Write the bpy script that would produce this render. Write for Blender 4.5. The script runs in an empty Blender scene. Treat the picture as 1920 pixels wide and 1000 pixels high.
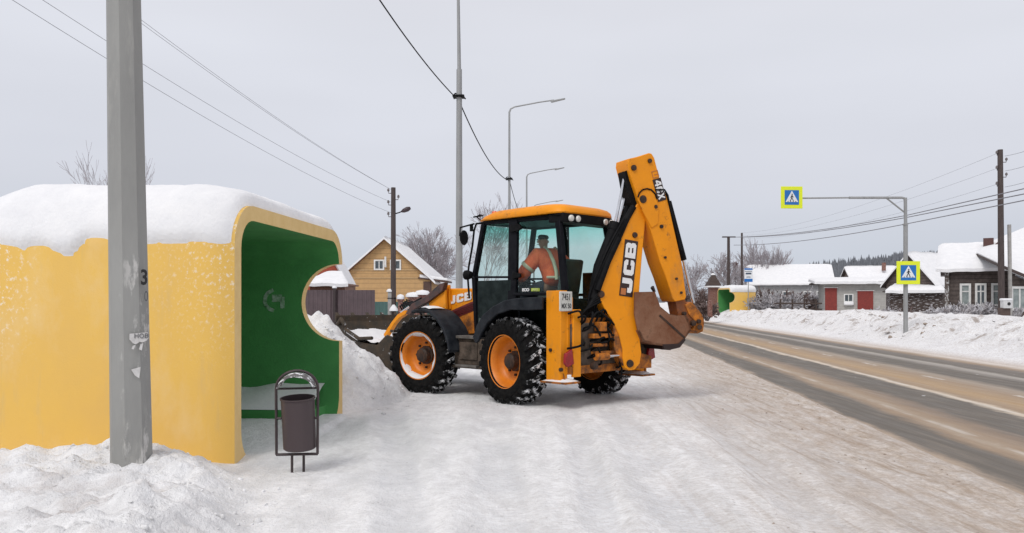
import bpy, math, random
import numpy as np
from mathutils import Vector, Matrix
R = math.radians
sc = bpy.context.scene
COL = sc.collection
random.seed(7)

# ------------------------------------------------------------------ camera, sky, sun, exposure
CAM_H = 1.56
HOR = 573.0
cd = bpy.data.cameras.new("camera"); cam = bpy.data.objects.new("camera", cd); COL.objects.link(cam)
cam.location = (0, 0, CAM_H); cam.rotation_euler = (R(90), 0, 0)
cd.sensor_width = 36; cd.lens = 1500 / 1920 * 36; cd.shift_y = (HOR - 500) / 1920
cd.clip_start = 0.1; cd.clip_end = 3000
sc.camera = cam
sc.view_settings.view_transform = 'Standard'; sc.view_settings.look = 'None'
sc.view_settings.exposure = 0.08; sc.view_settings.gamma = 1
sc.cycles.use_denoising = True
sc.cycles.max_bounces = 8; sc.cycles.transparent_max_bounces = 16

SUN_EL, SUN_AZ = R(38), R(150)
w = bpy.data.worlds.new("World"); sc.world = w; w.use_nodes = True
nt = w.node_tree; N = nt.nodes; L = nt.links; N.clear()
wo = N.new('ShaderNodeOutputWorld')
sky = N.new('ShaderNodeTexSky'); sky.sky_type = 'NISHITA'; sky.sun_disc = False
sky.sun_elevation = SUN_EL; sky.sun_rotation = SUN_AZ
b1 = N.new('ShaderNodeBackground'); b1.inputs[1].default_value = 0.06; L.new(sky.outputs[0], b1.inputs[0])
tc = N.new('ShaderNodeTexCoord'); sx = N.new('ShaderNodeSeparateXYZ'); L.new(tc.outputs['Generated'], sx.inputs[0])
rp = N.new('ShaderNodeValToRGB'); L.new(sx.outputs[2], rp.inputs[0])
cr = rp.color_ramp; cr.elements[0].position = 0.0; cr.elements[0].color = (.55, .60, .68, 1)
cr.elements[1].position = 0.6; cr.elements[1].color = (.78, .765, .81, 1)
e = cr.elements.new(.06); e.color = (.58, .614, .69, 1)
e = cr.elements.new(.14); e.color = (.655, .67, .735, 1)
e = cr.elements.new(.3); e.color = (.725, .74, .80, 1)
mp = N.new('ShaderNodeMapping'); mp.inputs['Scale'].default_value = (1.2, 1.2, 5); L.new(tc.outputs['Generated'], mp.inputs[0])
nz = N.new('ShaderNodeTexNoise'); nz.inputs['Scale'].default_value = 1.3; nz.inputs['Detail'].default_value = 3; L.new(mp.outputs[0], nz.inputs[0])
mr = N.new('ShaderNodeMapRange'); L.new(nz.outputs[0], mr.inputs[0]); mr.inputs[1].default_value = .3; mr.inputs[2].default_value = .7
mr.inputs[3].default_value = .95; mr.inputs[4].default_value = 1.05
mu = N.new('ShaderNodeVectorMath'); mu.operation = 'SCALE'; L.new(rp.outputs[0], mu.inputs[0]); L.new(mr.outputs[0], mu.inputs['Scale'])
b2 = N.new('ShaderNodeBackground'); L.new(mu.outputs[0], b2.inputs[0]); b2.inputs[1].default_value = 1.0
ms = N.new('ShaderNodeMixShader'); ms.inputs[0].default_value = .93; L.new(b1.outputs[0], ms.inputs[1]); L.new(b2.outputs[0], ms.inputs[2])
L.new(ms.outputs[0], wo.inputs[0])

sl = bpy.data.lights.new("sun", 'SUN'); sl.energy = 1.6; sl.angle = R(22); sl.color = (1, .975, .94)
so = bpy.data.objects.new("sun", sl); COL.objects.link(so)
# light comes from behind-left of the camera, high
so.rotation_euler = (R(40), 0, R(-28))

# ------------------------------------------------------------------ materials
_m = {}
def mat(name, col, rough=.7, metal=0, col2=None, scale=6, bump=0, bscale=40, spec=.5, contrast=(.35, .65), stretch=(1, 1, 1), detail=5, coat=0):
    if name in _m: return _m[name]
    m = bpy.data.materials.new(name); m.use_nodes = True
    t = m.node_tree; b = t.nodes['Principled BSDF']
    b.inputs['Base Color'].default_value = (*col, 1); b.inputs['Roughness'].default_value = rough
    b.inputs['Metallic'].default_value = metal; b.inputs['Specular IOR Level'].default_value = spec
    b.inputs['Coat Weight'].default_value = coat
    c = t.nodes.new('ShaderNodeTexCoord'); mpn = t.nodes.new('ShaderNodeMapping'); t.links.new(c.outputs['Object'], mpn.inputs[0])
    mpn.inputs['Scale'].default_value = stretch
    if col2 is None: col2 = tuple(x * .82 for x in col)
    n = t.nodes.new('ShaderNodeTexNoise'); n.inputs['Scale'].default_value = scale; n.inputs['Detail'].default_value = detail; n.inputs['Roughness'].default_value = .65
    t.links.new(mpn.outputs[0], n.inputs[0])
    r = t.nodes.new('ShaderNodeMapRange'); r.inputs[1].default_value = contrast[0]; r.inputs[2].default_value = contrast[1]
    t.links.new(n.outputs[0], r.inputs[0])
    mx = t.nodes.new('ShaderNodeMix'); mx.data_type = 'RGBA'; mx.inputs[6].default_value = (*col, 1); mx.inputs[7].default_value = (*col2, 1)
    t.links.new(r.outputs[0], mx.inputs[0]); t.links.new(mx.outputs[2], b.inputs['Base Color'])
    if bump:
        n2 = t.nodes.new('ShaderNodeTexNoise'); n2.inputs['Scale'].default_value = bscale; n2.inputs['Detail'].default_value = 4
        t.links.new(mpn.outputs[0], n2.inputs[0])
        bp = t.nodes.new('ShaderNodeBump'); bp.inputs['Strength'].default_value = bump; bp.inputs['Distance'].default_value = .02
        t.links.new(n2.outputs[0], bp.inputs['Height']); t.links.new(bp.outputs[0], b.inputs['Normal'])
    m['mix'] = mx.name
    _m[name] = m
    return m

def over(m, col, scale, lo, hi, stretch=(1, 1, 1), mask=None, detail=6, coords='Object'):
    """blend a second dirt / snow colour over a material where noise exceeds a threshold (optionally inside an axis range mask)"""
    t = m.node_tree; b = t.nodes['Principled BSDF']; src = b.inputs['Base Color'].links[0].from_socket
    c = t.nodes.new('ShaderNodeTexCoord'); mpn = t.nodes.new('ShaderNodeMapping'); t.links.new(c.outputs[coords], mpn.inputs[0]); mpn.inputs['Scale'].default_value = stretch
    n = t.nodes.new('ShaderNodeTexNoise'); n.inputs['Scale'].default_value = scale; n.inputs['Detail'].default_value = detail; n.inputs['Roughness'].default_value = .7
    t.links.new(mpn.outputs[0], n.inputs[0])
    r = t.nodes.new('ShaderNodeMapRange'); r.inputs[1].default_value = lo; r.inputs[2].default_value = hi; t.links.new(n.outputs[0], r.inputs[0])
    fac = r.outputs[0]
    if mask:
        s = t.nodes.new('ShaderNodeSeparateXYZ'); t.links.new(c.outputs[coords], s.inputs[0])
        for ax, a0, a1 in mask:
            r2 = t.nodes.new('ShaderNodeMapRange'); r2.inputs[1].default_value = a0; r2.inputs[2].default_value = a1
            t.links.new(s.outputs[ax], r2.inputs[0])
            mm = t.nodes.new('ShaderNodeMath'); mm.operation = 'MULTIPLY'; t.links.new(fac, mm.inputs[0]); t.links.new(r2.outputs[0], mm.inputs[1]); fac = mm.outputs[0]
    mx = t.nodes.new('ShaderNodeMix'); mx.data_type = 'RGBA'; t.links.new(fac, mx.inputs[0]); t.links.new(src, mx.inputs[6]); mx.inputs[7].default_value = (*col, 1)
    t.links.new(mx.outputs[2], b.inputs['Base Color'])
    return m

SNOW = mat('snow', (.80, .80, .805), .8, col2=(.73, .735, .75), scale=3, bump=.4, bscale=26, spec=.3)
STEEL = mat('galvanised_steel', (.33, .335, .335), .55, .25, col2=(.27, .275, .275), scale=5, stretch=(1, 1, .3))
YEL = mat('machine_yellow', (.84, .30, .005), .5, col2=(.76, .265, .006), scale=2.2, bump=.04, bscale=60, spec=.28)
over(YEL, (.20, .09, .03), 7, .60, .74)
over(YEL, (.45, .20, .05), 2.5, .54, .8, stretch=(1, 1, .5))
YELD = mat('dirty_machine_yellow', (.58, .19, .02), .6, spec=.25, col2=(.13, .055, .025), scale=6, contrast=(.38, .62))
BLK = mat('black_plastic', (.006, .0062, .007), .6, col2=(.012, .012, .013), scale=8, spec=.07)
RUB = mat('rubber', (.005, .005, .0055), .9, spec=.06, col2=(.016, .0155, .015), scale=14, bump=.2, bscale=70)
TREAD = mat('tread_rubber', (.006, .006, .0065), .9, spec=.1, col2=(.014, .014, .014), scale=14)
over(TREAD, (.74, .75, .77), 13, .50, .60, mask=((1, .222, .16),))
GREASE = mat('oily_steel', (.02, .017, .016), .6, 0, spec=.25, col2=(.075, .04, .025), scale=9)
CHROME = mat('chrome_rod', (.75, .76, .78), .18, 1.0, col2=(.6, .6, .62))
RUST = mat('rusty_bucket', (.15, .055, .025), .65, 0, spec=.25, col2=(.24, .125, .075), scale=3, bump=.25, bscale=25)
over(RUST, (.08, .035, .02), 6, .58, .75)
OLIVE = mat('worn_bucket_steel', (.032, .028, .022), .65, 0, spec=.25, col2=(.07, .048, .03), scale=5)
over(OLIVE, (.7, .71, .72), 9, .62, .68)
CHAS = mat('dirty_chassis', (.035, .028, .022), .8, spec=.2, col2=(.13, .10, .08), scale=5)
MAR = mat('maroon_mesh', (.20, .012, .012), .6, col2=(.05, .01, .01), scale=20, stretch=(1, 1, 5))
WHT = mat('white_paint', (.8, .8, .8), .6, col2=(.72, .72, .72), scale=20)
BLKP = mat('black_paint', (.01, .01, .011), .5, col2=(.02, .02, .02))
DBR = mat('dark_brown_metal', (.035, .024, .026), .55, .1, col2=(.05, .034, .036), scale=12)

def glassmat(name, tint, gloss=.12, toptint=None):
    m = bpy.data.materials.new(name); m.use_nodes = True; t = m.node_tree; t.nodes.clear()
    o = t.nodes.new('ShaderNodeOutputMaterial'); tr = t.nodes.new('ShaderNodeBsdfTransparent'); g = t.nodes.new('ShaderNodeBsdfGlossy')
    g.inputs['Roughness'].default_value = .03; g.inputs['Color'].default_value = (.9, .95, .95, 1)
    f = t.nodes.new('ShaderNodeFresnel'); f.inputs[0].default_value = 1.45
    a = t.nodes.new('ShaderNodeMath'); a.operation = 'ADD'; fm = t.nodes.new('ShaderNodeMath'); fm.operation = 'MULTIPLY'; t.links.new(f.outputs[0], fm.inputs[0]); fm.inputs[1].default_value = .9; gb = t.nodes.new('ShaderNodeNewGeometry'); f2 = t.nodes.new('ShaderNodeMath'); f2.operation = 'SUBTRACT'; f2.inputs[0].default_value = 1; t.links.new(gb.outputs['Backfacing'], f2.inputs[1]); f3 = t.nodes.new('ShaderNodeMath'); f3.operation = 'MULTIPLY'; t.links.new(fm.outputs[0], f3.inputs[0]); t.links.new(f2.outputs[0], f3.inputs[1]); t.links.new(f3.outputs[0], a.inputs[0]); a.inputs[1].default_value = gloss; a.use_clamp = True
    tr.inputs['Color'].default_value = (*tint, 1)
    if toptint:
        c = t.nodes.new('ShaderNodeTexCoord'); s = t.nodes.new('ShaderNodeSeparateXYZ'); t.links.new(c.outputs['Object'], s.inputs[0])
        r = t.nodes.new('ShaderNodeMapRange'); r.inputs[1].default_value = toptint[1]; r.inputs[2].default_value = toptint[2]; t.links.new(s.outputs[2], r.inputs[0])
        mx = t.nodes.new('ShaderNodeMix'); mx.data_type = 'RGBA'; mx.inputs[6].default_value = (*tint, 1); mx.inputs[7].default_value = (*toptint[0], 1)
        t.links.new(r.outputs[0], mx.inputs[0]); t.links.new(mx.outputs[2], tr.inputs['Color'])
    mx = t.nodes.new('ShaderNodeMixShader'); t.links.new(a.outputs[0], mx.inputs[0]); t.links.new(tr.outputs[0], mx.inputs[1]); t.links.new(g.outputs[0], mx.inputs[2])
    t.links.new(mx.outputs[0], o.inputs[0]); _m[name] = m
    return m
GLASS = glassmat('tinted_cab_glass', (.93, .98, .965), .0, ((.68, .93, .89), 2.55, 2.9))
GLASSR = glassmat('rear_cab_glass', (.88, .96, .94), .0)

# ------------------------------------------------------------------ mesh helpers
def tag(o, label=None, cat=None, group=None, kind=None):
    if label: o['label'] = label
    if cat: o['category'] = cat
    if group: o['group'] = group
    if kind: o['kind'] = kind
    return o
def empty(name, loc=(0, 0, 0), rz=0, label=None, cat=None, group=None, parent=None):
    o = bpy.data.objects.new(name, None); COL.objects.link(o); o.location = loc; o.rotation_euler = (0, 0, rz); o.empty_display_size = .2
    if parent: o.parent = parent
    return tag(o, label, cat, group)
def copy_tree(o, parent=None):
    c = o.copy(); COL.objects.link(c); c.parent = parent
    for ch in [x for x in list(bpy.data.objects) if x.parent == o]: copy_tree(ch, c)
    return c
def mesh_obj(name, V, F, m, parent=None, smooth=None, mi=None):
    me = bpy.data.meshes.new(name); me.from_pydata([tuple(v) for v in V], [], F)
    ms_ = m if isinstance(m, (list, tuple)) else [m]
    for x in ms_: me.materials.append(x)
    if mi:
        me.polygons.foreach_set('material_index', mi)
    me.update()
    if smooth is not None:
        me.shade_smooth()
        if smooth < 180: me.set_sharp_from_angle(angle=R(smooth))
    o = bpy.data.objects.new(name, me); COL.objects.link(o)
    if parent: o.parent = parent
    return o
def frame(z):
    z = Vector(z).normalized(); a = Vector((0, 0, 1)) if abs(z.z) < .9 else Vector((1, 0, 0))
    x = a.cross(z).normalized(); return x, z.cross(x), z
class MB:
    def __init__(s): s.v = []; s.f = []; s.mi = []; s.cur = 0
    def add(s, V, F):
        n = len(s.v); s.v += [Vector(p) for p in V]; s.f += [tuple(i + n for i in f) for f in F]; s.mi += [s.cur] * len(F); return s
    def box(s, c, d, rz=0, M=None):
        x, y, z = [k / 2 for k in d]; V = [Vector((i, j, k)) for i in (-x, x) for j in (-y, y) for k in (-z, z)]
        if M is None: M = Matrix.Rotation(rz, 3, 'Z')
        return s.add([Vector(c) + M @ p for p in V], [(0, 1, 3, 2), (4, 6, 7, 5), (0, 4, 5, 1), (2, 3, 7, 6), (0, 2, 6, 4), (1, 5, 7, 3)])
    def bar(s, a, b, wx, wy, up=(0, 0, 1)):
        a, b = Vector(a), Vector(b); d = (b - a); l = d.length; d.normalize(); u = Vector(up)
        if abs(d.dot(u)) > .98: u = Vector((1, 0, 0))
        x = d.cross(u).normalized(); y = x.cross(d).normalized()
        return s.box((a + b) / 2, (wx, l, wy), M=Matrix((x, d, y)).transposed())
    def prism(s, pts3, off):
        """pts3: closed loop of 3D points, off: extrusion vector"""
        n = len(pts3); off = Vector(off); P = [Vector(p) for p in pts3]
        return s.add(P + [p + off for p in P], [tuple(range(n))[::-1], tuple(range(n, 2 * n))] + [(i, (i + 1) % n, n + (i + 1) % n, n + i) for i in range(n)])
    def tube(s, pts, r, n=8, cap=True):
        pts = [Vector(p) for p in pts]; rs = r if isinstance(r, (list, tuple)) else [r] * len(pts)
        base = len(s.v); V = []; F = []; ax = None
        for i, p in enumerate(pts):
            d = (pts[min(i + 1, len(pts) - 1)] - pts[max(i - 1, 0)])
            if ax is None: ax, ay, _ = frame(d)
            else:
                d.normalize(); ax = (ax - d * ax.dot(d)).normalized(); ay = d.cross(ax)
            V += [p + (ax * math.cos(2 * math.pi * k / n) + ay * math.sin(2 * math.pi * k / n)) * rs[i] for k in range(n)]
        for i in range(len(pts) - 1):
            for k in range(n):
                F.append((i * n + k, i * n + (k + 1) % n, (i + 1) * n + (k + 1) % n, (i + 1) * n + k))
        if cap: F += [tuple(range(n))[::-1], tuple((len(pts) - 1) * n + k for k in range(n))]
        return s.add(V, F)
    def lathe(s, c, axis, prof, n=32, cap=False):
        """prof: (radius, height along axis)"""
        x, y, z = frame(axis); c = Vector(c); V = []; F = []
        for r_, h in prof: V += [c + z * h + (x * math.cos(2 * math.pi * k / n) + y * math.sin(2 * math.pi * k / n)) * r_ for k in range(n)]
        for i in range(len(prof) - 1):
            for k in range(n): F.append((i * n + k, i * n + (k + 1) % n, (i + 1) * n + (k + 1) % n, (i + 1) * n + k))
        if cap: F += [tuple(range(n))[::-1], tuple((len(prof) - 1) * n + k for k in range(n))]
        return s.add(V, F)
    def build(s, name, m, parent=None, smooth=None, bevel=0, bseg=2):
        o = mesh_obj(name, s.v, s.f, m, parent, smooth, s.mi if isinstance(m, (list, tuple)) else None)
        if bevel:
            bv = o.modifiers.new('bevel', 'BEVEL'); bv.width = bevel; bv.segments = bseg; bv.limit_method = 'ANGLE'; bv.angle_limit = R(35)
            if smooth is None:
                o.data.shade_smooth(); o.data.set_sharp_from_angle(angle=R(50))
        return o
def crv(pts, n=6):
    P = [Vector(p) for p in pts]; P = [P[0]] + P + [P[-1]]; out = []
    for i in range(1, len(P) - 2):
        for k in range(n):
            t = k / n; a, b, c, d = P[i - 1], P[i], P[i + 1], P[i + 2]
            out.append(.5 * ((2 * b) + (c - a) * t + (2 * a - 5 * b + 4 * c - d) * t * t + (3 * b - a - 3 * c + d) * t ** 3))
    return out + [P[-2]]
def sagline(a, b, sag, n=24):
    a, b = Vector(a), Vector(b)
    return [a.lerp(b, i / n) - Vector((0, 0, 4 * sag * (i / n) * (1 - i / n))) for i in range(n + 1)]
def text_obj(name, body, size, M, m, parent=None, ext=.004, bold=0.0, shear=0, sxy=(1, 1)):
    c = bpy.data.curves.new(name, 'FONT'); c.body = body; c.size = size; c.align_x = 'CENTER'; c.align_y = 'CENTER'; c.extrude = ext; c.offset = bold; c.shear = shear; c.resolution_u = 3
    t = bpy.data.objects.new(name, c); COL.objects.link(t)
    bpy.context.view_layer.update()
    me = bpy.data.meshes.new_from_object(t.evaluated_get(bpy.context.evaluated_depsgraph_get()))
    bpy.data.objects.remove(t); bpy.data.curves.remove(c)
    me.transform(Matrix.Diagonal((sxy[0], sxy[1], 1, 1))); me.transform(M); me.materials.clear(); me.materials.append(m)
    o = bpy.data.objects.new(name, me); COL.objects.link(o)
    if parent: o.parent = parent
    return o
def basis(o, x, y):
    x = Vector(x).normalized(); y = Vector(y).normalized(); z = x.cross(y); M = Matrix((x, y, z)).transposed().to_4x4(); M.translation = Vector(o); return M
def at(px, py, D):   # real-world position of something seen at that spot of the photograph at distance D (used to measure the place)
    return (px - 960) / 1500 * D, D, CAM_H - (py - HOR) / 1500 * D

# ------------------------------------------------------------------ noise
def _h(ix, iy, seed):
    n = (ix.astype(np.int64) * 374761393 + iy.astype(np.int64) * 668265263 + seed * 1442695041) & 0xffffffff
    n = ((n ^ (n >> 13)) * 1274126177) & 0xffffffff
    return ((n ^ (n >> 16)) & 0xffff) / 65535.0
def vnoise(x, y, seed=0):
    x0 = np.floor(x); y0 = np.floor(y); fx = x - x0; fy = y - y0
    fx = fx * fx * fx * (fx * (fx * 6 - 15) + 10); fy = fy * fy * fy * (fy * (fy * 6 - 15) + 10)
    a = _h(x0, y0, seed); b = _h(x0 + 1, y0, seed); c = _h(x0, y0 + 1, seed); d = _h(x0 + 1, y0 + 1, seed)
    return (a * (1 - fx) + b * fx) * (1 - fy) + (c * (1 - fx) + d * fx) * fy
def fbm(x, y, f, o=4, seed=0, g=.5):
    s = 0; a = 1; t = 0
    for i in range(o):
        c, s_ = math.cos(.6 * i), math.sin(.6 * i)
        s = s + a * vnoise((x * c - y * s_) * f, (x * s_ + y * c) * f, seed + i * 17); t += a; a *= g; f *= 2.07
    return s / t - .5
def worley(x, y, f, seed=0):
    x = x * f; y = y * f; xi = np.floor(x); yi = np.floor(y); d = np.full(np.shape(x), 9.0)
    for i in (-1, 0, 1):
        for j in (-1, 0, 1):
            cx, cy = xi + i, yi + j; d = np.minimum(d, np.hypot(cx + _h(cx, cy, seed) - x, cy + _h(cx, cy, seed + 7) - y))
    return d
def lumps(x, y, f, seed):      # soft rounded clods fused into the surface
    wx = x + .12 / f * 4 * fbm(x, y, f, 2, seed + 3); return np.maximum(0, .52 - worley(wx, y, f, seed)) ** .8 * (.4 + 1.2 * (vnoise(x * f * .5, y * f * .5, seed + 5)))
def sstep(a, b, x):
    t = np.clip((x - a) / (b - a), 0, 1); return t * t * (3 - 2 * t)
def S(x, y): return (x - .105 * y - 3.37) / 1.0055       # metres beyond the near edge of the road

def seg_dist(x, y, ax, ay, bx, by):
    dx, dy = bx - ax, by - ay; t = np.clip(((x - ax) * dx + (y - ay) * dy) / (dx * dx + dy * dy), 0, 1)
    return np.hypot(x - ax - t * dx, y - ay - t * dy), t

def ground_h(x, y):
    s = S(x, y)
    lot = .018 * fbm(x, y * .5, 3.2, 5, 1, .6) + .02 * fbm(x, y, .7, 3, 5) + .010 * fbm(x, y, 11, 3, 9)
    # ruts pressed by the wheels, running towards the viewer
    rut = 0
    for cx, sl_, wd in ((-.15, -.02, .22), (1.35, .05, .24), (-1.15, -.16, .2), (.7, .03, .15), (2.4, .1, .2)):
        d = x - (cx + sl_ * (y - 8)) + .08 * fbm(x * 0, y, .5, 2, 31)
        rut = rut - .034 * np.exp(-(d / wd) ** 2) + .022 * np.exp(-((np.abs(d) - wd * 1.5) / (wd * .5)) ** 2)
    lot = lot + rut * sstep(12.5, 11, y) * (0.6 + .8 * (fbm(x, y, 1.1, 2, 12) + .5))
    lot = lot * sstep(.6, -.6, s) + .02 * sstep(-2.2, -.3, s) * (fbm(x, y * .4, 5, 3, 3) + .1) * sstep(.8, -.2, s)
    road = -.05 * sstep(-.1, .25, s) * sstep(7.5, 7.2, s)
    edge = .03 * sstep(-.5, -.05, s) * sstep(.2, 0, s) * (1 + 2 * fbm(x, y, 2.5, 3, 77))
    h = lot + road + edge + .035 * (1 - sstep(.0, .4, s))
    # far bank and gardens across the road
    bk = sstep(7.45, 8.3, s) * .16 + sstep(8.0, 10.4, s) * (.52 + .5 * (fbm(x, y, .22, 2, 8) + .1) + .16 * sstep(20, 45, y))
    lump = sstep(8.2, 9.4, s) * sstep(16, 11, s)
    bk = bk + lump * (.46 * fbm(x, y, .8, 5, 21, .6) + .85 * np.maximum(fbm(x, y, 1.6, 5, 23, .62), 0) - .35 * np.abs(fbm(x, y, 2.3, 5, 27, .62)) + .05)
    bk = bk + sstep(10, 14, s) * .12 + lump * (.22 * lumps(x, y, 1.2, 305) + .12 * lumps(x, y, 2.6, 306))
    bk = bk * (1 + 0 * x)
    h = h + bk
    # heap ploughed up by the kerb beside the camera
    xe = -1.55 - .36 * (y - 5)
    lx = sstep(xe, xe - .7, x + .25 * fbm(x, y, 1.3, 2, 40)) * sstep(7.9, 6.9, y - .12 * (x + 3))
    hp = lx * (.24 + .30 * fbm(x, y, 1.5, 5, 41, .58) + .26 * np.abs(fbm(x, y, 3.4, 5, 44, .6)) - .10 * np.abs(fbm(x, y, 7.5, 4, 48, .6)) + .05 * fbm(x, y, 17, 3, 47) + .05 * sstep(6.0, 7.4, y))
    hp = hp * (1 - .75 * np.exp(-(((x + 3.55) / .55) ** 2 + ((y - 5.0) / .42) ** 2)))
    hp = hp + lx * (.085 * lumps(x, y, 3.3, 301) + .055 * lumps(x, y, 7.5, 302) * (vnoise(x * 1.1, y * 1.1, 9) > .35))
    h = h + hp
    h = h + .05 * ((x < -2.3) & (x > -5.6)) * sstep(7.75, 8.0, y) * sstep(11.1, 10.9, y)
    # pile pushed by the loader bucket
    d, t = seg_dist(x, (y - 13.5) * .72 + 13.5, -8, 13.4, -3.22, 13.4)
    pl = 1.28 * np.clip(1 - d / 1.5, 0, 1) ** .85
    pl = pl + sstep(0, .3, pl) * (.20 * fbm(x, y, 1.6, 4, 51) + .18 * fbm(x, y, 4.5, 5, 52, .6))
    pl = pl * sstep(10.9, 11.6, y - .0 * x + .35 * sstep(-1.6, -3, x))
    pl = np.where((x > -5.4) & (x < -2.4) & (y < 11.6), 0, pl)
    pl = pl + sstep(.02, .3, pl) * (.13 * lumps(x, y, 2.6, 303) + .06 * lumps(x, y, 6.5, 304))
    h = h + np.maximum(pl, 0)
    # snowy verge beyond the pile, up to the fences
    vg = sstep(16.5, 22, y) * sstep(-2.2, -5.5, s) * (.35 + .3 * fbm(x, y, .5, 3, 61))
    h = h + vg
    # land rises gently on both sides far away
    h = h + sstep(90, 260, y) * sstep(-6, -60, s) * 2.0 + sstep(100, 300, y) * sstep(12, 40, s) * 2.5
    return h

def axis_pts(a, b, fine, out, g):
    c = list(np.arange(a, b, fine)); st = fine; p = b
    while p < out[1]: c.append(p); st = st * g; p += st
    st = fine; p = a - fine; lo = []
    while p > out[0]: lo.append(p); st *= g; p -= st
    return np.array(lo[::-1] + c)
xs = axis_pts(-6.5, 7.5, .042, (-700, 900), 1.0155); ys = axis_pts(4.0, 12, .045, (-30, 1500), 1.0135)
X, Y = np.meshgrid(xs, ys); Z = ground_h(X, Y)
nx, ny = len(xs), len(ys)
me = bpy.data.meshes.new("snow_ground")
me.vertices.add(nx * ny); me.vertices.foreach_set('co', np.stack([X, Y, Z], -1).reshape(-1).astype(np.float32))
ii = np.arange(nx * ny).reshape(ny, nx)
q = np.stack([ii[:-1, :-1], ii[:-1, 1:], ii[1:, 1:], ii[1:, :-1]], -1).reshape(-1, 4); nq = len(q)
me.loops.add(nq * 4); me.loops.foreach_set('vertex_index', q.reshape(-1).astype(np.int32))
me.polygons.add(nq); me.polygons.foreach_set('loop_start', np.arange(0, nq * 4, 4, dtype=np.int32)); me.polygons.foreach_set('loop_total', np.full(nq, 4, np.int32))
me.update(calc_edges=True); me.validate(); me.shade_smooth()
ground = bpy.data.objects.new("snow_ground", me); COL.objects.link(ground); tag(ground, "white trampled snow covering the ground on both sides of the road", kind='structure')

# snow material: clean snow, packed grey snow, brown slush by the road
gm = bpy.data.materials.new('ground_snow'); gm.use_nodes = True; t = gm.node_tree; B = t.nodes['Principled BSDF']
def nd(ty, **k):
    n = t.nodes.new(ty)
    for a, b in k.items():
        if isinstance(a, str) and hasattr(n, a): setattr(n, a, b)
    return n
def noise(scale, detail=5, stretch=(1, 1, 1), rough=.6, rz=0.0):
    m_ = t.nodes.new('ShaderNodeMapping'); m_.inputs['Scale'].default_value = stretch; m_.inputs['Rotation'].default_value = (0, 0, rz)
    t.links.new(TC.outputs['Object'], m_.inputs[0]); n = t.nodes.new('ShaderNodeTexNoise'); n.inputs['Scale'].default_value = scale
    n.inputs['Detail'].default_value = detail; n.inputs['Roughness'].default_value = rough; t.links.new(m_.outputs[0], n.inputs[0]); return n.outputs[0]
def rng(src, a, b, c=0, d=1, smooth=False):
    n = t.nodes.new('ShaderNodeMapRange'); n.inputs[1].default_value = a; n.inputs[2].default_value = b; n.inputs[3].default_value = c; n.inputs[4].default_value = d
    if smooth: n.interpolation_type = 'SMOOTHSTEP'
    t.links.new(src, n.inputs[0]); return n.outputs[0]
def ma(op, a, b=None, clamp=False):
    n = t.nodes.new('ShaderNodeMath'); n.operation = op; n.use_clamp = clamp
    for i, x in enumerate((a, b)):
        if x is None: continue
        if isinstance(x, (int, float)): n.inputs[i].default_value = x
        else: t.links.new(x, n.inputs[i])
    return n.outputs[0]
def mix(f, a, b):
    n = t.nodes.new('ShaderNodeMix'); n.data_type = 'RGBA'
    for i, x in ((0, f), (6, a), (7, b)):
        if isinstance(x, (int, float)): n.inputs[i].default_value = x
        elif isinstance(x, tuple): n.inputs[i].default_value = (*x, 1)
        else: t.links.new(x, n.inputs[i])
    return n.outputs[2]
TC = t.nodes.new('ShaderNodeTexCoord'); SP = t.nodes.new('ShaderNodeSeparateXYZ'); t.links.new(TC.outputs['Object'], SP.inputs[0])
def s_node(): return ma('DIVIDE', ma('SUBTRACT', ma('SUBTRACT', SP.outputs[0], ma('MULTIPLY', SP.outputs[1], .105)), 3.37), 1.0055)
s_ = s_node()
RZ = math.atan(.105)
sw = ma('ADD', s_, ma('MULTIPLY', ma('SUBTRACT', noise(.8, 3), .5), 1.4))
clean = mix(rng(noise(1.4, 6), .35, .65), (.87, .875, .88), (.80, .805, .82))
clean = mix(rng(noise(3.2, 8, (1, .55, 1), .75), .5, .68, 0, .55), clean, (.66, .66, .675))     # grey trodden patches
lotm = ma('MULTIPLY', rng(sw, -9.5, -6, 0, 1, True), rng(s_, 7, 6, 0, 1))
packed = mix(rng(noise(5.0, 8, (1.0, .5, 1), .75), .42, .66), (.89, .89, .89), (.66, .655, .65))
long_ = rng(noise(1.3, 4, (1.7, .16, 1), .6), .45, .65)
packed = mix(ma('MULTIPLY', long_, .55), packed, (.60, .60, .60))
clean = mix(ma('MULTIPLY', lotm, .9), clean, packed)
# wheel tracks left in the packed snow: polished greyer strips with lug marks across
TRK = 0.0
tw = ma('MULTIPLY', ma('SUBTRACT', noise(.5, 3), .5), .25)
for (c_x, k_, w_) in ((-.15, -.02, .21), (1.35, .05, .23), (-1.15, -.16, .2), (.72, .03, .14), (2.4, .1, .2), (3.1, .105, .22)):
    dd = ma('ABSOLUTE', ma('ADD', ma('SUBTRACT', ma('SUBTRACT', SP.outputs[0], c_x), ma('MULTIPLY', ma('SUBTRACT', SP.outputs[1], 8.0), k_)), tw))
    TRK = ma('MAXIMUM', TRK, rng(dd, w_ * 1.25, w_ * .7, 0, 1, True))
TRK = ma('MULTIPLY', TRK, ma('MULTIPLY', rng(SP.outputs[1], 12.6, 11.6), rng(noise(.9, 4), .38, .55)))
lw_ = ma('SINE', ma('ADD', ma('MULTIPLY', SP.outputs[1], 34.0), ma('MULTIPLY', noise(5, 5, (1, 1, 1), .7), 13.0)))
clean = mix(ma('MULTIPLY', TRK, .5), clean, (.60, .61, .63))
clean = mix(ma('MULTIPLY', TRK, rng(lw_, .2, .9, 0, .22)), clean, (.80, .80, .80))
slush = mix(rng(noise(13, 8, (1.5, .5, 1), .8, RZ), .36, .62), (.66, .58, .50), (.34, .26, .19))
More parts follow.
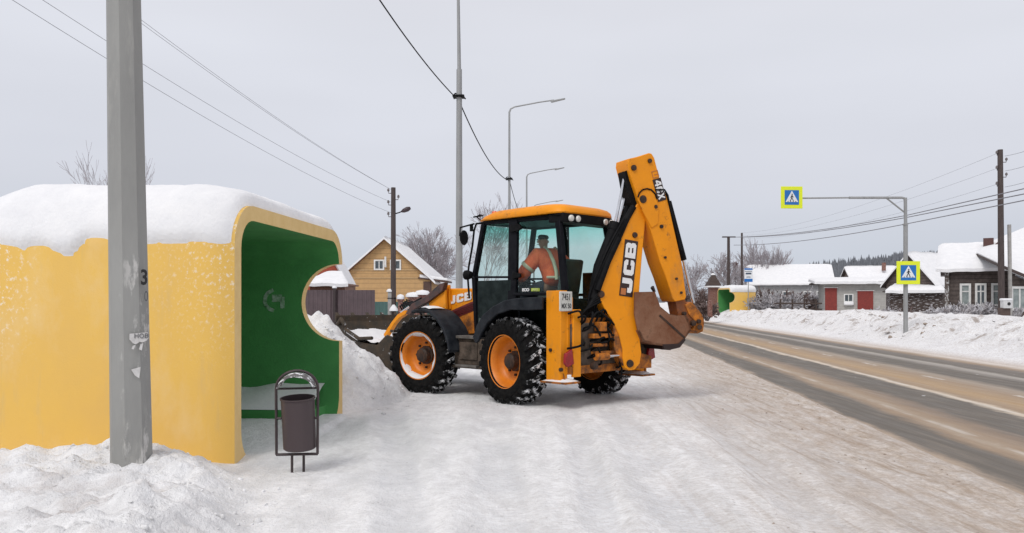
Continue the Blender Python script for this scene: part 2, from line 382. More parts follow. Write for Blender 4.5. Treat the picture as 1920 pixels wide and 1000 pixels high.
slush = mix(rng(noise(2.2, 6, (2.2, .22, 1), .7, RZ), .42, .62, 0, .6), slush, (.44, .35, .28))
f1 = ma('MULTIPLY', rng(sw, -3.0, -.3, 0, 1, True), rng(s_, 3, 2, 0, 1))
f1 = ma('MULTIPLY', f1, rng(noise(5.5, 8, (1.5, .4, 1), .8, RZ), .30, .60, .3, 1.0))
col = mix(f1, clean, slush)
f2 = ma('MULTIPLY', rng(s_, 8.0, 7.3, 0, .75, True), rng(s_, 4, 5, 0, 1))
col = mix(f2, col, (.52, .42, .34))
# brown dug lumps in the far bank and in the heap near the camera
fb = ma('MULTIPLY', ma('MULTIPLY', rng(s_, 8.4, 9.2), rng(s_, 14, 11)), rng(noise(1.1, 5, (1, 1, 1), .7), .54, .62, 0, .8))
col = mix(fb, col, (.30, .25, .22))
fh = ma('MULTIPLY', ma('MULTIPLY', rng(SP.outputs[0], -1.7, -2.3), rng(SP.outputs[1], 6.6, 5.6)), rng(noise(1.6, 6, (1, 1, 1), .72), .50, .66, 0, .55))
col = mix(fh, col, (.42, .36, .33))
# crumbs of gravel and grit
vo = t.nodes.new('ShaderNodeTexVoronoi'); vo.inputs['Scale'].default_value = 9; t.links.new(TC.outputs['Object'], vo.inputs[0])
gr = ma('MULTIPLY', rng(vo.outputs['Distance'], .13, .08), rng(noise(1.3, 4), .52, .62))
gr = ma('MULTIPLY', gr, rng(s_, -9, -2.5, .25, .8)); gr = ma('MULTIPLY', gr, rng(s_, 1, .4))
col = mix(gr, col, (.16, .12, .10))
col = mix(ma('MULTIPLY', rng(noise(26, 5, (.55, 1, 1), .75), .44, .62), rng(s_, -12, -3, .22, .5)), col, mix(rng(s_, -5, -.5, 0, 1), (.66, .66, .66), (.34, .27, .21)))
col = mix(ma('MULTIPLY', ma('MULTIPLY', rng(noise(4.5, 6, (2.4, .10, 1), .65, RZ), .53, .62), rng(s_, -3.2, -1.0, 0, .5)), rng(s_, .3, -.1)), col, (.33, .25, .185))
t.links.new(col, B.inputs['Base Color']); B.inputs['Roughness'].default_value = .75; B.inputs['Specular IOR Level'].default_value = .25
bh = ma('ADD', ma('MULTIPLY', noise(9, 6, (1, .6, 1), .7), 1.0), ma('MULTIPLY', noise(34, 4), .35))
bh = ma('ADD', bh, ma('MULTIPLY', ma('MULTIPLY', TRK, lw_), .10))
bh = ma('ADD', bh, ma('MULTIPLY', noise(80, 3), .2))
bp = t.nodes.new('ShaderNodeBump'); bp.inputs['Strength'].default_value = .75; bp.inputs['Distance'].default_value = .05
t.links.new(bh, bp.inputs['Height']); t.links.new(bp.outputs[0], B.inputs['Normal'])
me.materials.append(gm)

# road: own sheet, a little above the ground there
rv = []; rf = []
sr = np.linspace(-.15, 7.6, 32); yr = np.concatenate([np.arange(-20, 40, .8), np.geomspace(40, 900, 60)])
for y in yr:
    for s in sr: rv.append((3.37 + 1.0055 * s + .105 * y, y, -.003 - .018 * ((s - 3.8) / 3.8) ** 2 + .010 * (math.cos((s - .4) * 2.55))))
nn = len(sr)
for j in range(len(yr) - 1):
    for i in range(nn - 1): a = j * nn + i; rf.append((a, a + 1, a + 1 + nn, a + nn))
rm = bpy.data.materials.new('road_asphalt_slush'); rm.use_nodes = True; t = rm.node_tree; B = t.nodes['Principled BSDF']
TC = t.nodes.new('ShaderNodeTexCoord'); SP = t.nodes.new('ShaderNodeSeparateXYZ'); t.links.new(TC.outputs['Object'], SP.inputs[0])
s_ = s_node()
wob = ma('MULTIPLY', ma('SUBTRACT', noise(.35, 4, (1, .5, 1)), .5), .55)
wob2 = ma('MULTIPLY', ma('SUBTRACT', noise(3.0, 6, (1.5, .35, 1), .7, RZ), .5), .42)
sw = ma('ADD', s_, ma('ADD', wob, wob2))
rp = t.nodes.new('ShaderNodeValToRGB'); t.links.new(ma('DIVIDE', sw, 8.0, True), rp.inputs[0])
asp = (.145, .130, .110); tan = (.34, .25, .17); gold = (.43, .295, .165); pale = (.6, .55, .5); gry = (.28, .255, .225)
stops = [(0.0, (.52, .42, .33)), (.14, (.42, .33, .25)), (.30, asp), (.80, asp), (1.02, tan), (1.16, (.40, .32, .24)), (1.35, tan), (1.62, (.26, .20, .15)), (1.85, asp), (2.5, asp), (2.66, (.64, .54, .42)), (2.8, tan),
         (3.2, gold), (3.9, tan), (4.3, (.36, .30, .24)), (4.6, asp), (5.2, asp), (5.42, gry), (5.7, (.40, .37, .33)), (5.9, asp), (6.55, (.18, .16, .14)), (6.9, tan), (7.3, (.66, .60, .54))]
cr = rp.color_ramp
while len(cr.elements) < len(stops): cr.elements.new(.5)
for e_, (p, c) in zip(cr.elements, stops): e_.position = p / 8.0; e_.color = (*c, 1)
col = rp.outputs[0]
col = mix(rng(noise(26, 5, (1.3, .5, 1), .7, RZ), .3, .7, 0, .35), col, mix(.5, col, (.12, .10, .09)))
col = mix(rng(noise(4, 6, (2.2, .12, 1), .7, RZ), .50, .74, 0, .3), col, (.40, .33, .26))      # slush drawn out along the lanes
# worn white paint: edge line and centre dashes
def band(c0, wd): return ma('MULTIPLY', rng(s_, c0 - wd - .02, c0 - wd + .02), rng(s_, c0 + wd + .02, c0 + wd - .02))
worn = rng(noise(7, 5), .38, .55)
dash = ma('GREATER_THAN', ma('FRACT', ma('DIVIDE', ma('ADD', SP.outputs[1], 2.0), 4.0)), .72)
ln = ma('MULTIPLY', ma('MULTIPLY', band(3.95, .06), dash), worn)
ln = ma('ADD', ln, ma('MULTIPLY', ma('MULTIPLY', band(1.18, .05), rng(noise(1.7, 4, (1, .4, 1)), .5, .6)), .6))
ln = ma('ADD', ln, ma('MULTIPLY', band(2.68, .05), ma('MULTIPLY', rng(noise(2.0, 4, (1, .3, 1)), .35, .55), .75)), True)
col = mix(ma('MULTIPLY', ln, .62), col, (.66, .63, .58))
vo = t.nodes.new('ShaderNodeTexVoronoi'); vo.inputs['Scale'].default_value = 2.6; t.links.new(TC.outputs['Object'], vo.inputs[0])
col = mix(ma('MULTIPLY', rng(vo.outputs['Distance'], .1, .06), rng(noise(.7, 2), .56, .6)), col, (.72, .72, .73))
t.links.new(col, B.inputs['Base Color'])
t.links.new(rng(noise(3, 4, (2, .2, 1), .6, RZ), .3, .7, .5, .8), B.inputs['Roughness']); B.inputs['Specular IOR Level'].default_value = .18
bp = t.nodes.new('ShaderNodeBump'); bp.inputs['Strength'].default_value = .3; bp.inputs['Distance'].default_value = .02
t.links.new(noise(30, 5), bp.inputs['Height']); t.links.new(bp.outputs[0], B.inputs['Normal'])
rd = mesh_obj("road", rv, rf, rm, smooth=180); tag(rd, "grey asphalt road with tan slush between the wheel tracks", kind='structure')

# loose clods of ploughed snow lying on the heaps, the far bank and the shoulder
ico_v = []; ph_ = (1 + 5 ** .5) / 2
for a_, b_ in ((-1, ph_), (1, ph_), (-1, -ph_), (1, -ph_)): ico_v += [(a_, b_, 0), (0, a_, b_), (b_, 0, a_)]
ico_v = [Vector(v).normalized() for v in ico_v]
import itertools
el_ = min((ico_v[0] - v).length for v in ico_v[1:])
ico_f = [f for f in itertools.combinations(range(12), 3) if all(abs((ico_v[f[i]] - ico_v[f[j]]).length - el_) < .01 for i, j in ((0, 1), (1, 2), (0, 2)))]
ico_f = [f if (ico_v[f[1]] - ico_v[f[0]]).cross(ico_v[f[2]] - ico_v[f[0]]).dot(ico_v[f[0]]) > 0 else f[::-1] for f in ico_f]
def clods(name, pts, m, label):
    rnd = random.Random(5); b = MB(); xs_ = np.array([p[0] for p in pts]); ys_ = np.array([p[1] for p in pts]); zs_ = ground_h(xs_, ys_)
    for (x, y, r), z in zip(pts, zs_):
        sc_ = Vector((rnd.uniform(.7, 1.3), rnd.uniform(.7, 1.3), rnd.uniform(.5, .9))) * r; a = rnd.uniform(0, 6.28); ca, sa = math.cos(a), math.sin(a); V = []
        for v in ico_v:
            k = rnd.uniform(.75, 1.2); p = Vector((v.x * sc_.x * k, v.y * sc_.y * k, v.z * sc_.z * k)); V.append((x + p.x * ca - p.y * sa, y + p.x * sa + p.y * ca, z + p.z + r * .15))
        b.add(V, ico_f)
    tag(b.build(name, m, smooth=60), label, kind='stuff')
rnd = random.Random(8); P1 = []
for k in range(170):
    y = rnd.uniform(4.0, 7.5); x = -1.55 - .36 * (y - 5) - abs(rnd.gauss(0, 1.3)) + .2; P1.append((x, y, rnd.choice((.007, .009, .012, .016, .024)) * rnd.uniform(.7, 1.3)))
for k in range(130):
    t_ = rnd.random(); x = rnd.uniform(-5.5, -1.5); y = 13.4 - abs(rnd.gauss(0, 1.0)); 
    if y > 11.3: P1.append((x, y, rnd.choice((.015, .02, .03, .045)) * rnd.uniform(.7, 1.3)))
for k in range(320):
    y = rnd.uniform(16, 75); s = 8.2 + abs(rnd.gauss(0, 2.2)); P1.append((3.37 + 1.0055 * s + .105 * y, y, rnd.choice((.03, .04, .06, .10)) * rnd.uniform(.7, 1.3)))
for k in range(120):
    y = rnd.uniform(3.8, 13); x = rnd.uniform(-1.4, 3.2 + .1 * y); P1.append((x, y, rnd.choice((.006, .01, .014)) * rnd.uniform(.7, 1.3)))
clods('snow_clods', P1, gm, 'loose white clods of ploughed snow on the heaps and along the far bank')
P2 = []
for k in range(120):
    y = rnd.uniform(3.8, 22); s = -abs(rnd.gauss(.2, .9)); P2.append((3.37 + 1.0055 * s + .105 * y, y, rnd.choice((.005, .007, .010, .014)) * rnd.uniform(.7, 1.3)))
for cy_, cs_ in ((21, 9.6), (23, 10.4), (31, 9.4), (33, 9.2), (38, 10)):
    for k in range(9): y = rnd.gauss(cy_, .8); s = rnd.gauss(cs_, .4); P2.append((3.37 + 1.0055 * s + .105 * y, y, rnd.uniform(.03, .11)))
clods('dirty_clods', P2, mat('dirty_snow', (.38, .32, .27), .9, col2=(.22, .17, .14), scale=8), 'brown frozen crumbs of slush along both edges of the road')
# ------------------------------------------------------------------ bus shelters: concrete tubes with a round notch
SHY = mat('shelter_yellow', (.78, .49, .105), .8, col2=(.74, .465, .12), scale=1.3, bump=.12, bscale=60, detail=8)
over(SHY, (.78, .56, .26), 1.6, .52, .85, stretch=(1, 1, .6))
over(SHY, (.64, .44, .18), 3.5, .58, .9, stretch=(1.4, 1.4, .25))
over(SHY, (.84, .79, .70), 24, .54, .66, mask=((2, .9, 1.9), (1, 1.0, .1)))
over(SHY, (.84, .80, .72), 20, .54, .64, mask=((2, .9, 1.8), (1, 1.95, 2.35)))
SHC = mat('shelter_cream', (.76, .55, .25), .8, col2=(.70, .49, .20), scale=6, bump=.1, bscale=60)
SHG = mat('shelter_green', (.06, .27, .07), .75, col2=(.045, .22, .055), scale=2, bump=.1, bscale=40)
WD, HT, DP, TH = 3.45, 2.57, 2.65, .15      # width along the road, height, depth away from it, wall thickness
def rrect(x0, x1, z0, z1, r, rb, n=7):
    P = []
    for cx, cz, a0, rr in ((x1 - rb, z0 + rb, -90, rb), (x1 - r, z1 - r, 0, r), (x0 + r, z1 - r, 90, r), (x0 + rb, z0 + rb, 180, rb)):
        for k in range(n + 1):
            a = R(a0 + 90 * k / n); P.append((cx + rr * math.cos(a), cz + rr * math.sin(a)))
    return P
def make_shelter(loc, rz, label):
    root = empty('bus_shelter', loc, rz, label, 'bus shelter')
    O = rrect(0, WD, -.30, HT, .44, .12); I = rrect(TH, WD - TH, -.03, HT - TH, .30, .36); n = len(O)
    V = []; F = []; mi = []
    for (P, y) in ((O, 0), (I, 0), (I, DP - .15), (O, DP)):
        V += [(p[0], y, p[1]) for p in P]
    def ring(a, b, m):
        for i in range(n):
            j = (i + 1) % n; F.append((a * n + i, a * n + j, b * n + j, b * n + i)); mi.append(m)
    ring(0, 1, 1); ring(1, 2, 2); F.append(tuple(2 * n + i for i in range(n))); mi.append(2)
    ring(3, 0, 0); F.append(tuple(3 * n + i for i in range(n))[::-1]); mi.append(0)
    sh = mesh_obj('shell', V, F, [SHY, SHC, SHG], root, mi=mi)
    # round notch cut out of the far side wall at the open edge
    cb = MB(); cb.lathe((WD - .5, 0, 1.60), (1, 0, 0), [(.53, -.3), (.53, 1.0)], 48, True)
    co = cb.build('notch', SHC)
    bm_ = sh.modifiers.new('notch', 'BOOLEAN'); bm_.object = co; bm_.operation = 'DIFFERENCE'; bm_.solver = 'EXACT'; bm_.material_mode = 'TRANSFER'
    co.parent = root
    bpy.context.view_layer.update()
    nm = bpy.data.meshes.new_from_object(sh.evaluated_get(bpy.context.evaluated_depsgraph_get()))
    sh.modifiers.clear(); sh.data = nm; bpy.data.objects.remove(co)
    nm.shade_smooth(); nm.set_sharp_from_angle(angle=R(35))
    # low step along the far side wall and the drift on it
    b = MB(); b.box((WD - TH - .30, DP / 2 + .0, .09), (.6, DP - .34, .21)); b.build('bench', SHG, root, bevel=.01)
    V = []; F = []; m = 26
    for i in range(m):
        y = .20 + (DP - .42) * i / (m - 1)
        nz_ = .03 * math.sin(y * 3.1) + .015 * math.sin(y * 9)
        for (dx, z) in ((.0, .46 + nz_), (.12, .42 + nz_), (.3, .35 + .4 * nz_), (.5, .265), (.585, .225), (.60, .196)):
            V.append((WD - TH - dx - .004, y, z))
    for i in range(m - 1):
        for k in range(5): F.append((i * 6 + k, i * 6 + k + 1, i * 6 + 7 + k, i * 6 + 6 + k))
    mesh_obj('bench_snow', V, F, SNOW, root, smooth=180)
    # snow cap: follows the outline of the tube over the roof
    prof = []
    r = .44
    prof.append((-0.0, 1.95)); prof.append((0, HT - r))
    for k in range(1, 13): a = R(180 - 90 * k / 12); prof.append((r + r * math.cos(a), HT - r + r * math.sin(a)))
    for k in range(1, 18): prof.append((r + (WD - 2 * r) * k / 18, HT))
    for k in range(1, 13): a = R(90 - 90 * k / 12); prof.append((WD - r + r * math.cos(a), HT - r + r * math.sin(a)))
    pv = [Vector((p[0], 0, p[1])) for p in prof]
    # refine
    fine = []
    for i in range(len(pv) - 1):
        st = max(1, int((pv[i + 1] - pv[i]).length / .05))
        for k in range(st): fine.append(pv[i].lerp(pv[i + 1], k / st))
    fine.append(pv[-1]); Ls = [0]
    for i in range(1, len(fine)): Ls.append(Ls[-1] + (fine[i] - fine[i - 1]).length)
    tot = Ls[-1]; ny_ = 70
    V = []; F = []
    yy = np.linspace(.035, DP + .05, ny_)
    for i, p in enumerate(fine):
        tg = (fine[min(i + 1, len(fine) - 1)] - fine[max(i - 1, 0)]).normalized(); nrm = Vector((-tg.z, 0, tg.x))
        for j, y in enumerate(yy):
            a = np.array([Ls[i]]); b_ = np.array([y])
            e0 = .17 + .16 * float(fbm(b_, a * 0 + 3, 1.9, 3, 70)[0]) * 2 + (.17 * math.exp(-((y - 1.72) / .15) ** 2) * -1)
            tl = sstep(e0, e0 + .16, a)[0] * (.05 + .21 * sstep(.35, 1.05, a)[0])
            tr_ = sstep(tot + .12, tot - .5, a)[0]
            te = math.sqrt(max(0, min(1, (y - .035 - .0) / .45))) * .75 + .25 * sstep(.0, .06, np.array([y - .035]))[0]
            tb = .35 + .65 * math.sqrt(max(0, min(1, (DP + .05 - y) / .35)))
            T = tl * tr_ * te * tb * (1.05 + .35 * float(fbm(a, b_, .9, 3, 71)[0])) + .035 * float(fbm(a, b_, 6, 4, 73)[0]) * tl * 4 * tb * te
            if tl * tr_ < .012: T = -.02 + tl * tr_ * 2
            q_ = p + nrm * T; V.append((q_.x, y, q_.z))
    for i in range(len(fine) - 1):
        for j in range(ny_ - 1): a = i * ny_ + j; F.append((a, a + 1, a + 1 + ny_, a + ny_))
    mesh_obj('roof_snow', V, F, SNOW, root, smooth=180)
    # paint patch on the far wall inside
    lg = MB(); x = WD - TH - .004
    for k in range(6):
        a = R(-70 + k * 26); lg.box((x, .90 - .0 + .15 * math.cos(a), 1.63 + .14 * math.sin(a)), (.004, .06 + .02 * (k % 3), .05), M=Matrix.Rotation(a + R(90), 3, 'X'))
    lg.box((x, .88, 1.66), (.003, .14, .10)); lg.box((x, .80, 1.60), (.003, .06, .16))
    lg.build('stencil_mark', mat('faded_paint', (.36, .46, .38), .8, col2=(.10, .26, .11), scale=18), root)
    return root
# near opening corner stands at D = 7.67 m; the opening runs along the road
ang = math.atan2(1, .09)
make_shelter((-2.67, 7.70, 0), ang, 'big yellow concrete bus shelter, green inside, snow on its roof, behind the grey pole')
# local +y must point away from the road (to the left): local x along the road -> rotated +y is to the left
fx, fy, fz = at(1369, 587, 80)
sh2 = make_shelter((0, 0, 0), 0, 'small distant yellow and green bus shelter across the road behind the blue stop sign')
ang2 = math.atan2(-1, .09 + .02)
sh2.rotation_euler = (0, 0, ang2)
sh2.location = (fx - .0, fy, fz - .05)
# rotated by about 180 degrees: its notch end (local x = WD) must be the near one, so start from the far end
dv = Vector((math.cos(ang2), math.sin(ang2), 0)); sh2.location = Vector(sh2.location) - dv * WD

# ------------------------------------------------------------------ street light poles
def octpole(mb, x, y, z0, z1, r0, r1, lean=0, n=8, rot=R(22.5)):
    V = []
    for (z, r, l) in ((z0, r0, 0), (z1, r1, lean)):
        V += [(x + l + r * math.cos(rot + 2 * math.pi * k / n), y + r * math.sin(rot + 2 * math.pi * k / n), z) for k in range(n)]
    mb.add(V, [tuple(range(n))[::-1], tuple(range(n, 2 * n))] + [(k, (k + 1) % n, n + (k + 1) % n, n + k) for k in range(n)])
POLEM = mat('weathered_pole', (.31, .31, .295), .65, .1, col2=(.25, .25, .24), scale=3, stretch=(1, 1, .25), bump=.05, bscale=80)
over(POLEM, (.42, .41, .38), 2.2, .55, .72, stretch=(1.5, 1.5, .3), detail=8)
over(POLEM, (.52, .51, .49), 4.2, .55, .61, stretch=(1.6, 1.6, .45), mask=((2, 2.0, 1.9), (0, -.06, .05)))
root = empty('street_light_pole', (-3.085, 6.5, 0), 0, 'thick grey faceted steel pole in front of the yellow shelter with torn paper on it', 'street light')
b = MB(); octpole(b, 0, 0, -.1, 4.3, .166, .131, -.075, rot=R(10)); octpole(b, -.075, 0, 4.3, 9.6, .131, .05, -.09, rot=R(10)); b.build('pole', POLEM, root)
# things stuck on it: stencilled digits and torn paper
b = MB()
text_obj('stencil_number', '3', .17, basis((.135, -.083, 1.78), (.62, .78, 0), (0, 0, 1)), BLKP, root, .002, .004, sxy=(.75, 1))
text_obj('stencil_number', '0', .12, basis((.146, -.073, 1.63), (.62, .78, 0), (0, 0, 1)), mat('faded_black', (.12, .12, .12), .7), root, .001, 0, sxy=(.6, 1))
PAP = mat('torn_paper', (.62, .61, .60), .8, col2=(.5, .49, .48), scale=30)
def scrap(pts, zc, xc, yc, d): b = MB(); b.prism([(xc + d[0] * p[0], yc + d[1] * p[0], zc + p[1]) for p in pts], (.002, -.003, 0)); b.build('torn_notice', PAP, root)
scrap([(-.075, .035), (.06, .045), (.065, .0), (.05, -.02), (.02, -.035), (.0, -.03), (-.03, -.05), (-.05, -.04), (-.075, -.01)], 1.30, .115, -.117, (.90, .42))
scrap([(-.05, -.06), (-.03, -.055), (-.045, -.09), (-.06, -.085)], 1.30, .115, -.117, (.90, .42))
scrap([(.0, -.05), (.02, -.04), (.01, -.10), (-.01, -.09)], 1.30, .12, -.117, (.90, .42))
scrap([(-.03, .0), (.04, .02), (.03, -.07), (.0, -.05)], 1.05, .085, -.131, (.93, .3))
text_obj('notice_writing', 'НОВ', .05, basis((.128, -.1175, 1.315), (.90, .42, 0), (0, 0, 1)), mat('ink_grey', (.12, .12, .13), .7), root, .003)

def light_pole(px, D, topz, label, arm=None, r0=.085, r1=.04, split=None, arm_dir=1):
    x = (px - 960) / 1500 * D
    root = empty('street_light_pole', (x, D, 0), 0, label, 'street light', 'grey steel street lights in a row along the road')
    b = MB()
    if split:
        b.tube([(0, 0, 0), (0, 0, split)], [r0, r0 * .72], 12); b.tube([(0, 0, split), (-.03, 0, topz)], [r0 * .52, r1], 10)
    else: b.tube([(0, 0, 0), (0, 0, topz)], [r0, r1], 12)
    b.build('pole', STEEL, root, smooth=40)
    a = MB(); b2 = .0
    a.tube([(-.03 if split else 0, 0, topz - .02), (.06, 0, topz + .12), (.22, 0, topz + .2), (1.25, .1, topz + .42), (1.85, .15, topz + .52)], [r1, .035, .03, .028, .03], 8)
    a.build('arm', STEEL, root, smooth=60)
    l = MB(); l.prism([(1.7, .1, topz + .49), (2.3, .1, topz + .60), (2.32, .1, topz + .56), (1.75, .1, topz + .42)], (0, .14, 0)); l.build('lamp_head', STEEL, root, bevel=.01)
    c = MB(); c.tube([(-.12, 0, 6.72), (-.16, 0, 6.80), (-.10, 0, 6.86), (.06, 0, 6.84), (.16, 0, 6.72)], .018, 6); c.box((0, 0, 6.78), (.26, .24, .05)); c.build('cable_bracket', BLK, root)
    return root
light_pole(861, 20, 9.75, 'nearest tall grey lamp post, rising left of the cab and out of the picture', r0=.095, r1=.035, split=7.46)
light_pole(955, 33, 9.55, 'second grey lamp post whose curved arm shows above the yellow cab roof', r0=.075, r1=.04)
light_pole(987.5, 49, 9.45, 'third grey lamp post further along the road with its arm above the cab', r0=.08, r1=.045)
light_pole(1001, 63, 9.3, 'farthest grey lamp post of which only the arm shows above the cab roof', r0=.08, r1=.05)

def cable(name, pts, r, label, group, m=BLK, n=5):
    b = MB(); b.tube(pts, r, n); o = b.build(name, m, None, smooth=180); tag(o, label, 'cable', group); return o
cable('power_cable', sagline((-3.25, 6.5, 7.75), (-1.45, 20, 6.80), .42, 30), .014, 'thick black sagging cable coming down from the top edge to the nearest lamp post', 'black cables along the lamp posts')
cable('power_cable', sagline((-1.30, 20, 6.62), (-.14, 33, 6.72), .38, 30), .016, 'black sagging cable between the first and second lamp posts', 'black cables along the lamp posts')
cable('power_cable', sagline((-.10, 33, 6.72), (.90, 49, 6.8), .5, 20), .014, 'black cable running on from the second lamp post behind the cab', 'black cables along the lamp posts')

# ------------------------------------------------------------------ litter bin
bx, by, _ = at(557, 893, 7.31)
root = empty('litter_bin', (bx, by, .0), R(6), 'dark brown metal litter bin in a round-topped frame standing before the bus shelter', 'litter bin')
f = MB(); W2 = .187
arc = [(W2 * math.cos(R(a)), 0, .80 + .165 * math.sin(R(a))) for a in range(0, 181, 12)]
f.tube([(W2 - .004, 0, .20)] + arc + [(-W2 + .004, 0, .20)], .0125, 8)
f.tube([(-W2, 0, .20), (W2, 0, .20)], .013, 8); f.tube([(-W2 + .005, 0, .80), (W2 - .005, 0, .805)], .010, 8)
f.build('frame', DBR, root, smooth=40)
lg = MB(); lg.tube([(-.045, .0, .2), (-.045, .0, -.12)], .012, 8); lg.build('leg', DBR, root, smooth=40)
lg = MB(); lg.tube([(.052, .05, .2), (.052, .05, -.12)], .012, 8); lg.build('leg', DBR, root, smooth=40)
h = MB()
V = []; F = []
for i in range(9):
    for j in range(7):
        a = R(8 + 164 * i / 8); yy_ = -.12 + .24 * j / 6
        V.append(((W2 - .02) * math.cos(a), yy_, .80 + .15 * math.sin(a) * math.sqrt(max(0, 1 - (yy_ / .2) ** 2))))
for i in range(8):
    for j in range(6): k = i * 7 + j; F.append((k, k + 1, k + 8, k + 7))
hm = mat('snowy_hood', (.09, .085, .085), .6, col2=(.15, .14, .14), scale=20); over(hm, (.82, .83, .85), 16, .50, .56)
ho = mesh_obj('hood', V, F, hm, root, smooth=180); so_ = ho.modifiers.new('s', 'SOLIDIFY'); so_.thickness = .008
c = MB(); tilt = Matrix.Rotation(R(-4), 3, 'Y')
c.lathe((0.02, .04, .245), (-.03, -.09, 1), [(.0, 0), (.135, .0), (.148, .012), (.15, .46), (.158, .465), (.158, .478), (.146, .478), (.144, .03), (0, .03)], 36)
c.build('bucket', mat('bin_brown', (.06, .042, .045), .5, .1, col2=(.06, .043, .045), scale=5), root, smooth=40)
for sx_ in (-1, 1): p = MB(); p.tube([(sx_ * W2, 0, .53), (sx_ * .14, 0, .53)], .012, 6); p.build('pivot', DBR, root)
# ------------------------------------------------------------------ backhoe loader. local axes: +x forward, +y left, z up
OX, OY = .78, 13.25; c7 = math.sqrt(.5)
EX = empty('backhoe_loader', (OX, OY, 0), R(135), 'yellow backhoe loader with black cab and folded digger arm pushing snow beside the bus shelter', 'excavator')
def iv(X, Y, v):
    a = (X - 960) / 1500; u = (OX - c7 * v - a * (OY - c7 * v)) / (c7 + a * c7); y = OY + c7 * u - c7 * v
    return Vector((u, v, CAM_H - (Y - HOR) * y / 1500))
def iu(X, Y, u):
    a = (X - 960) / 1500; v = (OX - c7 * u - a * (OY + c7 * u)) / (c7 - a * c7); y = OY + c7 * u - c7 * v
    return Vector((u, v, CAM_H - (Y - HOR) * y / 1500))
# wheels
RT = .69
def make_wheel(name, snow_rim=False):
    wr = bpy.data.objects.new(name, None); COL.objects.link(wr); wr.parent = EX; wr.empty_display_size = .2
    t_ = MB(); prof = [(.40, -.19), (.44, -.215), (.53, -.225), (.60, -.215), (.635, -.18), (.648, -.1), (.652, 0), (.648, .1), (.635, .18), (.60, .215), (.53, .225), (.44, .215), (.40, .19), (.385, .1), (.385, -.1), (.40, -.19)]
    t_.lathe((0, 0, 0), (0, 1, 0), prof, 56)
    ty = t_.build('tyre', RUB, wr, smooth=50)
    lg = MB(); NL = 22
    random.seed(5)
    for side in (1, -1):
        for k in range(NL):
            a0 = 2 * math.pi * (k + (.5 if side < 0 else 0)) / NL
            path = [(-.02, 0, .692), (.08, .075, .694), (.17, .14, .684), (.222, .19, .645), (.236, .21, .585)]
            wdt = .033; V = []
            for (w_, da, r_) in path:
                for (dd, rr) in ((-wdt, r_), (wdt, r_), (wdt, .60), (-wdt, .60)):
                    ww = w_ * side; aa = a0 + da + dd / .65
                    if rr == .60: ww *= .86; rr = .60 if r_ > .62 else .55
                    V.append((rr * math.cos(aa), ww, rr * math.sin(aa)))
            F = [(0, 1, 2, 3), (16, 19, 18, 17)]
            for i in range(4):
                for j in range(4): F.append((i * 4 + j, i * 4 + 4 + j, i * 4 + 4 + (j + 1) % 4, i * 4 + (j + 1) % 4))
            lg.add(V, F)
    lg.build('tread', TREAD, wr, bevel=.006, bseg=1)
    rm_ = MB(); rm_.lathe((0, 0, 0), (0, 1, 0), [(.405, .20), (.418, .205), (.418, .19), (.40, .17), (.375, .15), (.36, .06), (.33, .0), (.30, -.035), (.17, -.05), (.0, -.05)], 48)
    rm_.lathe((0, 0, 0), (0, 1, 0), [(.405, -.20), (.418, -.205), (.39, -.17), (.36, -.05), (.30, -.06), (0, -.06)], 32)
    rm_.build('rim', YELR, wr, smooth=45)
    hb = MB(); hb.lathe((0, 0, 0), (0, 1, 0), [(.165, -.05), (.165, -.01), (.135, .0), (.13, .09), (.10, .12), (0, .12)], 10)
    for k in range(8): a = 2 * math.pi * k / 8; hb.lathe((.215 * math.cos(a), -.045, .215 * math.sin(a)), (0, 1, 0), [(.022, 0), (.022, .03), (0, .03)], 6)
    hb.build('hub', GREASE, wr, smooth=40)
    if snow_rim:
        V = []; F = []; n = 40
        for i in range(n + 1):
            a = R(30 + 340 * i / n); th = (.10 + .012 * math.sin(i * 1.3)) * math.sin(math.pi * min(1, max(0, i / n))) ** .5
            r0 = .402 - .0; 
            th *= 1.0 if 70 < math.degrees(a) < 215 else .6
            for (r_, y_) in ((r0, .205), (r0 - th * .35, .185), (r0 - th * .85, .13), (r0 - th, .06), (r0 - th * .7, .03)):
                V.append((r_ * math.cos(a), y_, r_ * math.sin(a)))
        for i in range(n):
            for k in range(4): F.append((i * 5 + k, i * 5 + 5 + k, i * 5 + 6 + k, i * 5 + 1 + k))
        s_o = mesh_obj('rim_snow', V, F, SNOW, wr, smooth=180)
    return wr
YELR = mat('rim_orange', (.78, .235, .008), .45, col2=(.62, .17, .01), scale=4)
wheel0 = make_wheel('wheel'); wheel0.location = (0, 1.06, RT); wheel0.rotation_euler = (0, 0, R(-8)); wheel0['label'] = 'rear left wheel with snow packed in its tread'
wf = make_wheel('wheel', True); wf.location = (2.20, 1.06, RT); wf.rotation_euler = (0, R(0), R(10)); wf['label'] = 'front left wheel with a snow-caked rim'
for (x_, y_, rz) in ((0, -1.06, 172), (2.2, -1.06, 190)):
    c_ = copy_tree(wheel0, EX); c_.location = (x_, y_, RT); c_.rotation_euler = (0, R(37), R(rz)); c_['label'] = 'right-hand wheel mostly in shade behind the chassis'

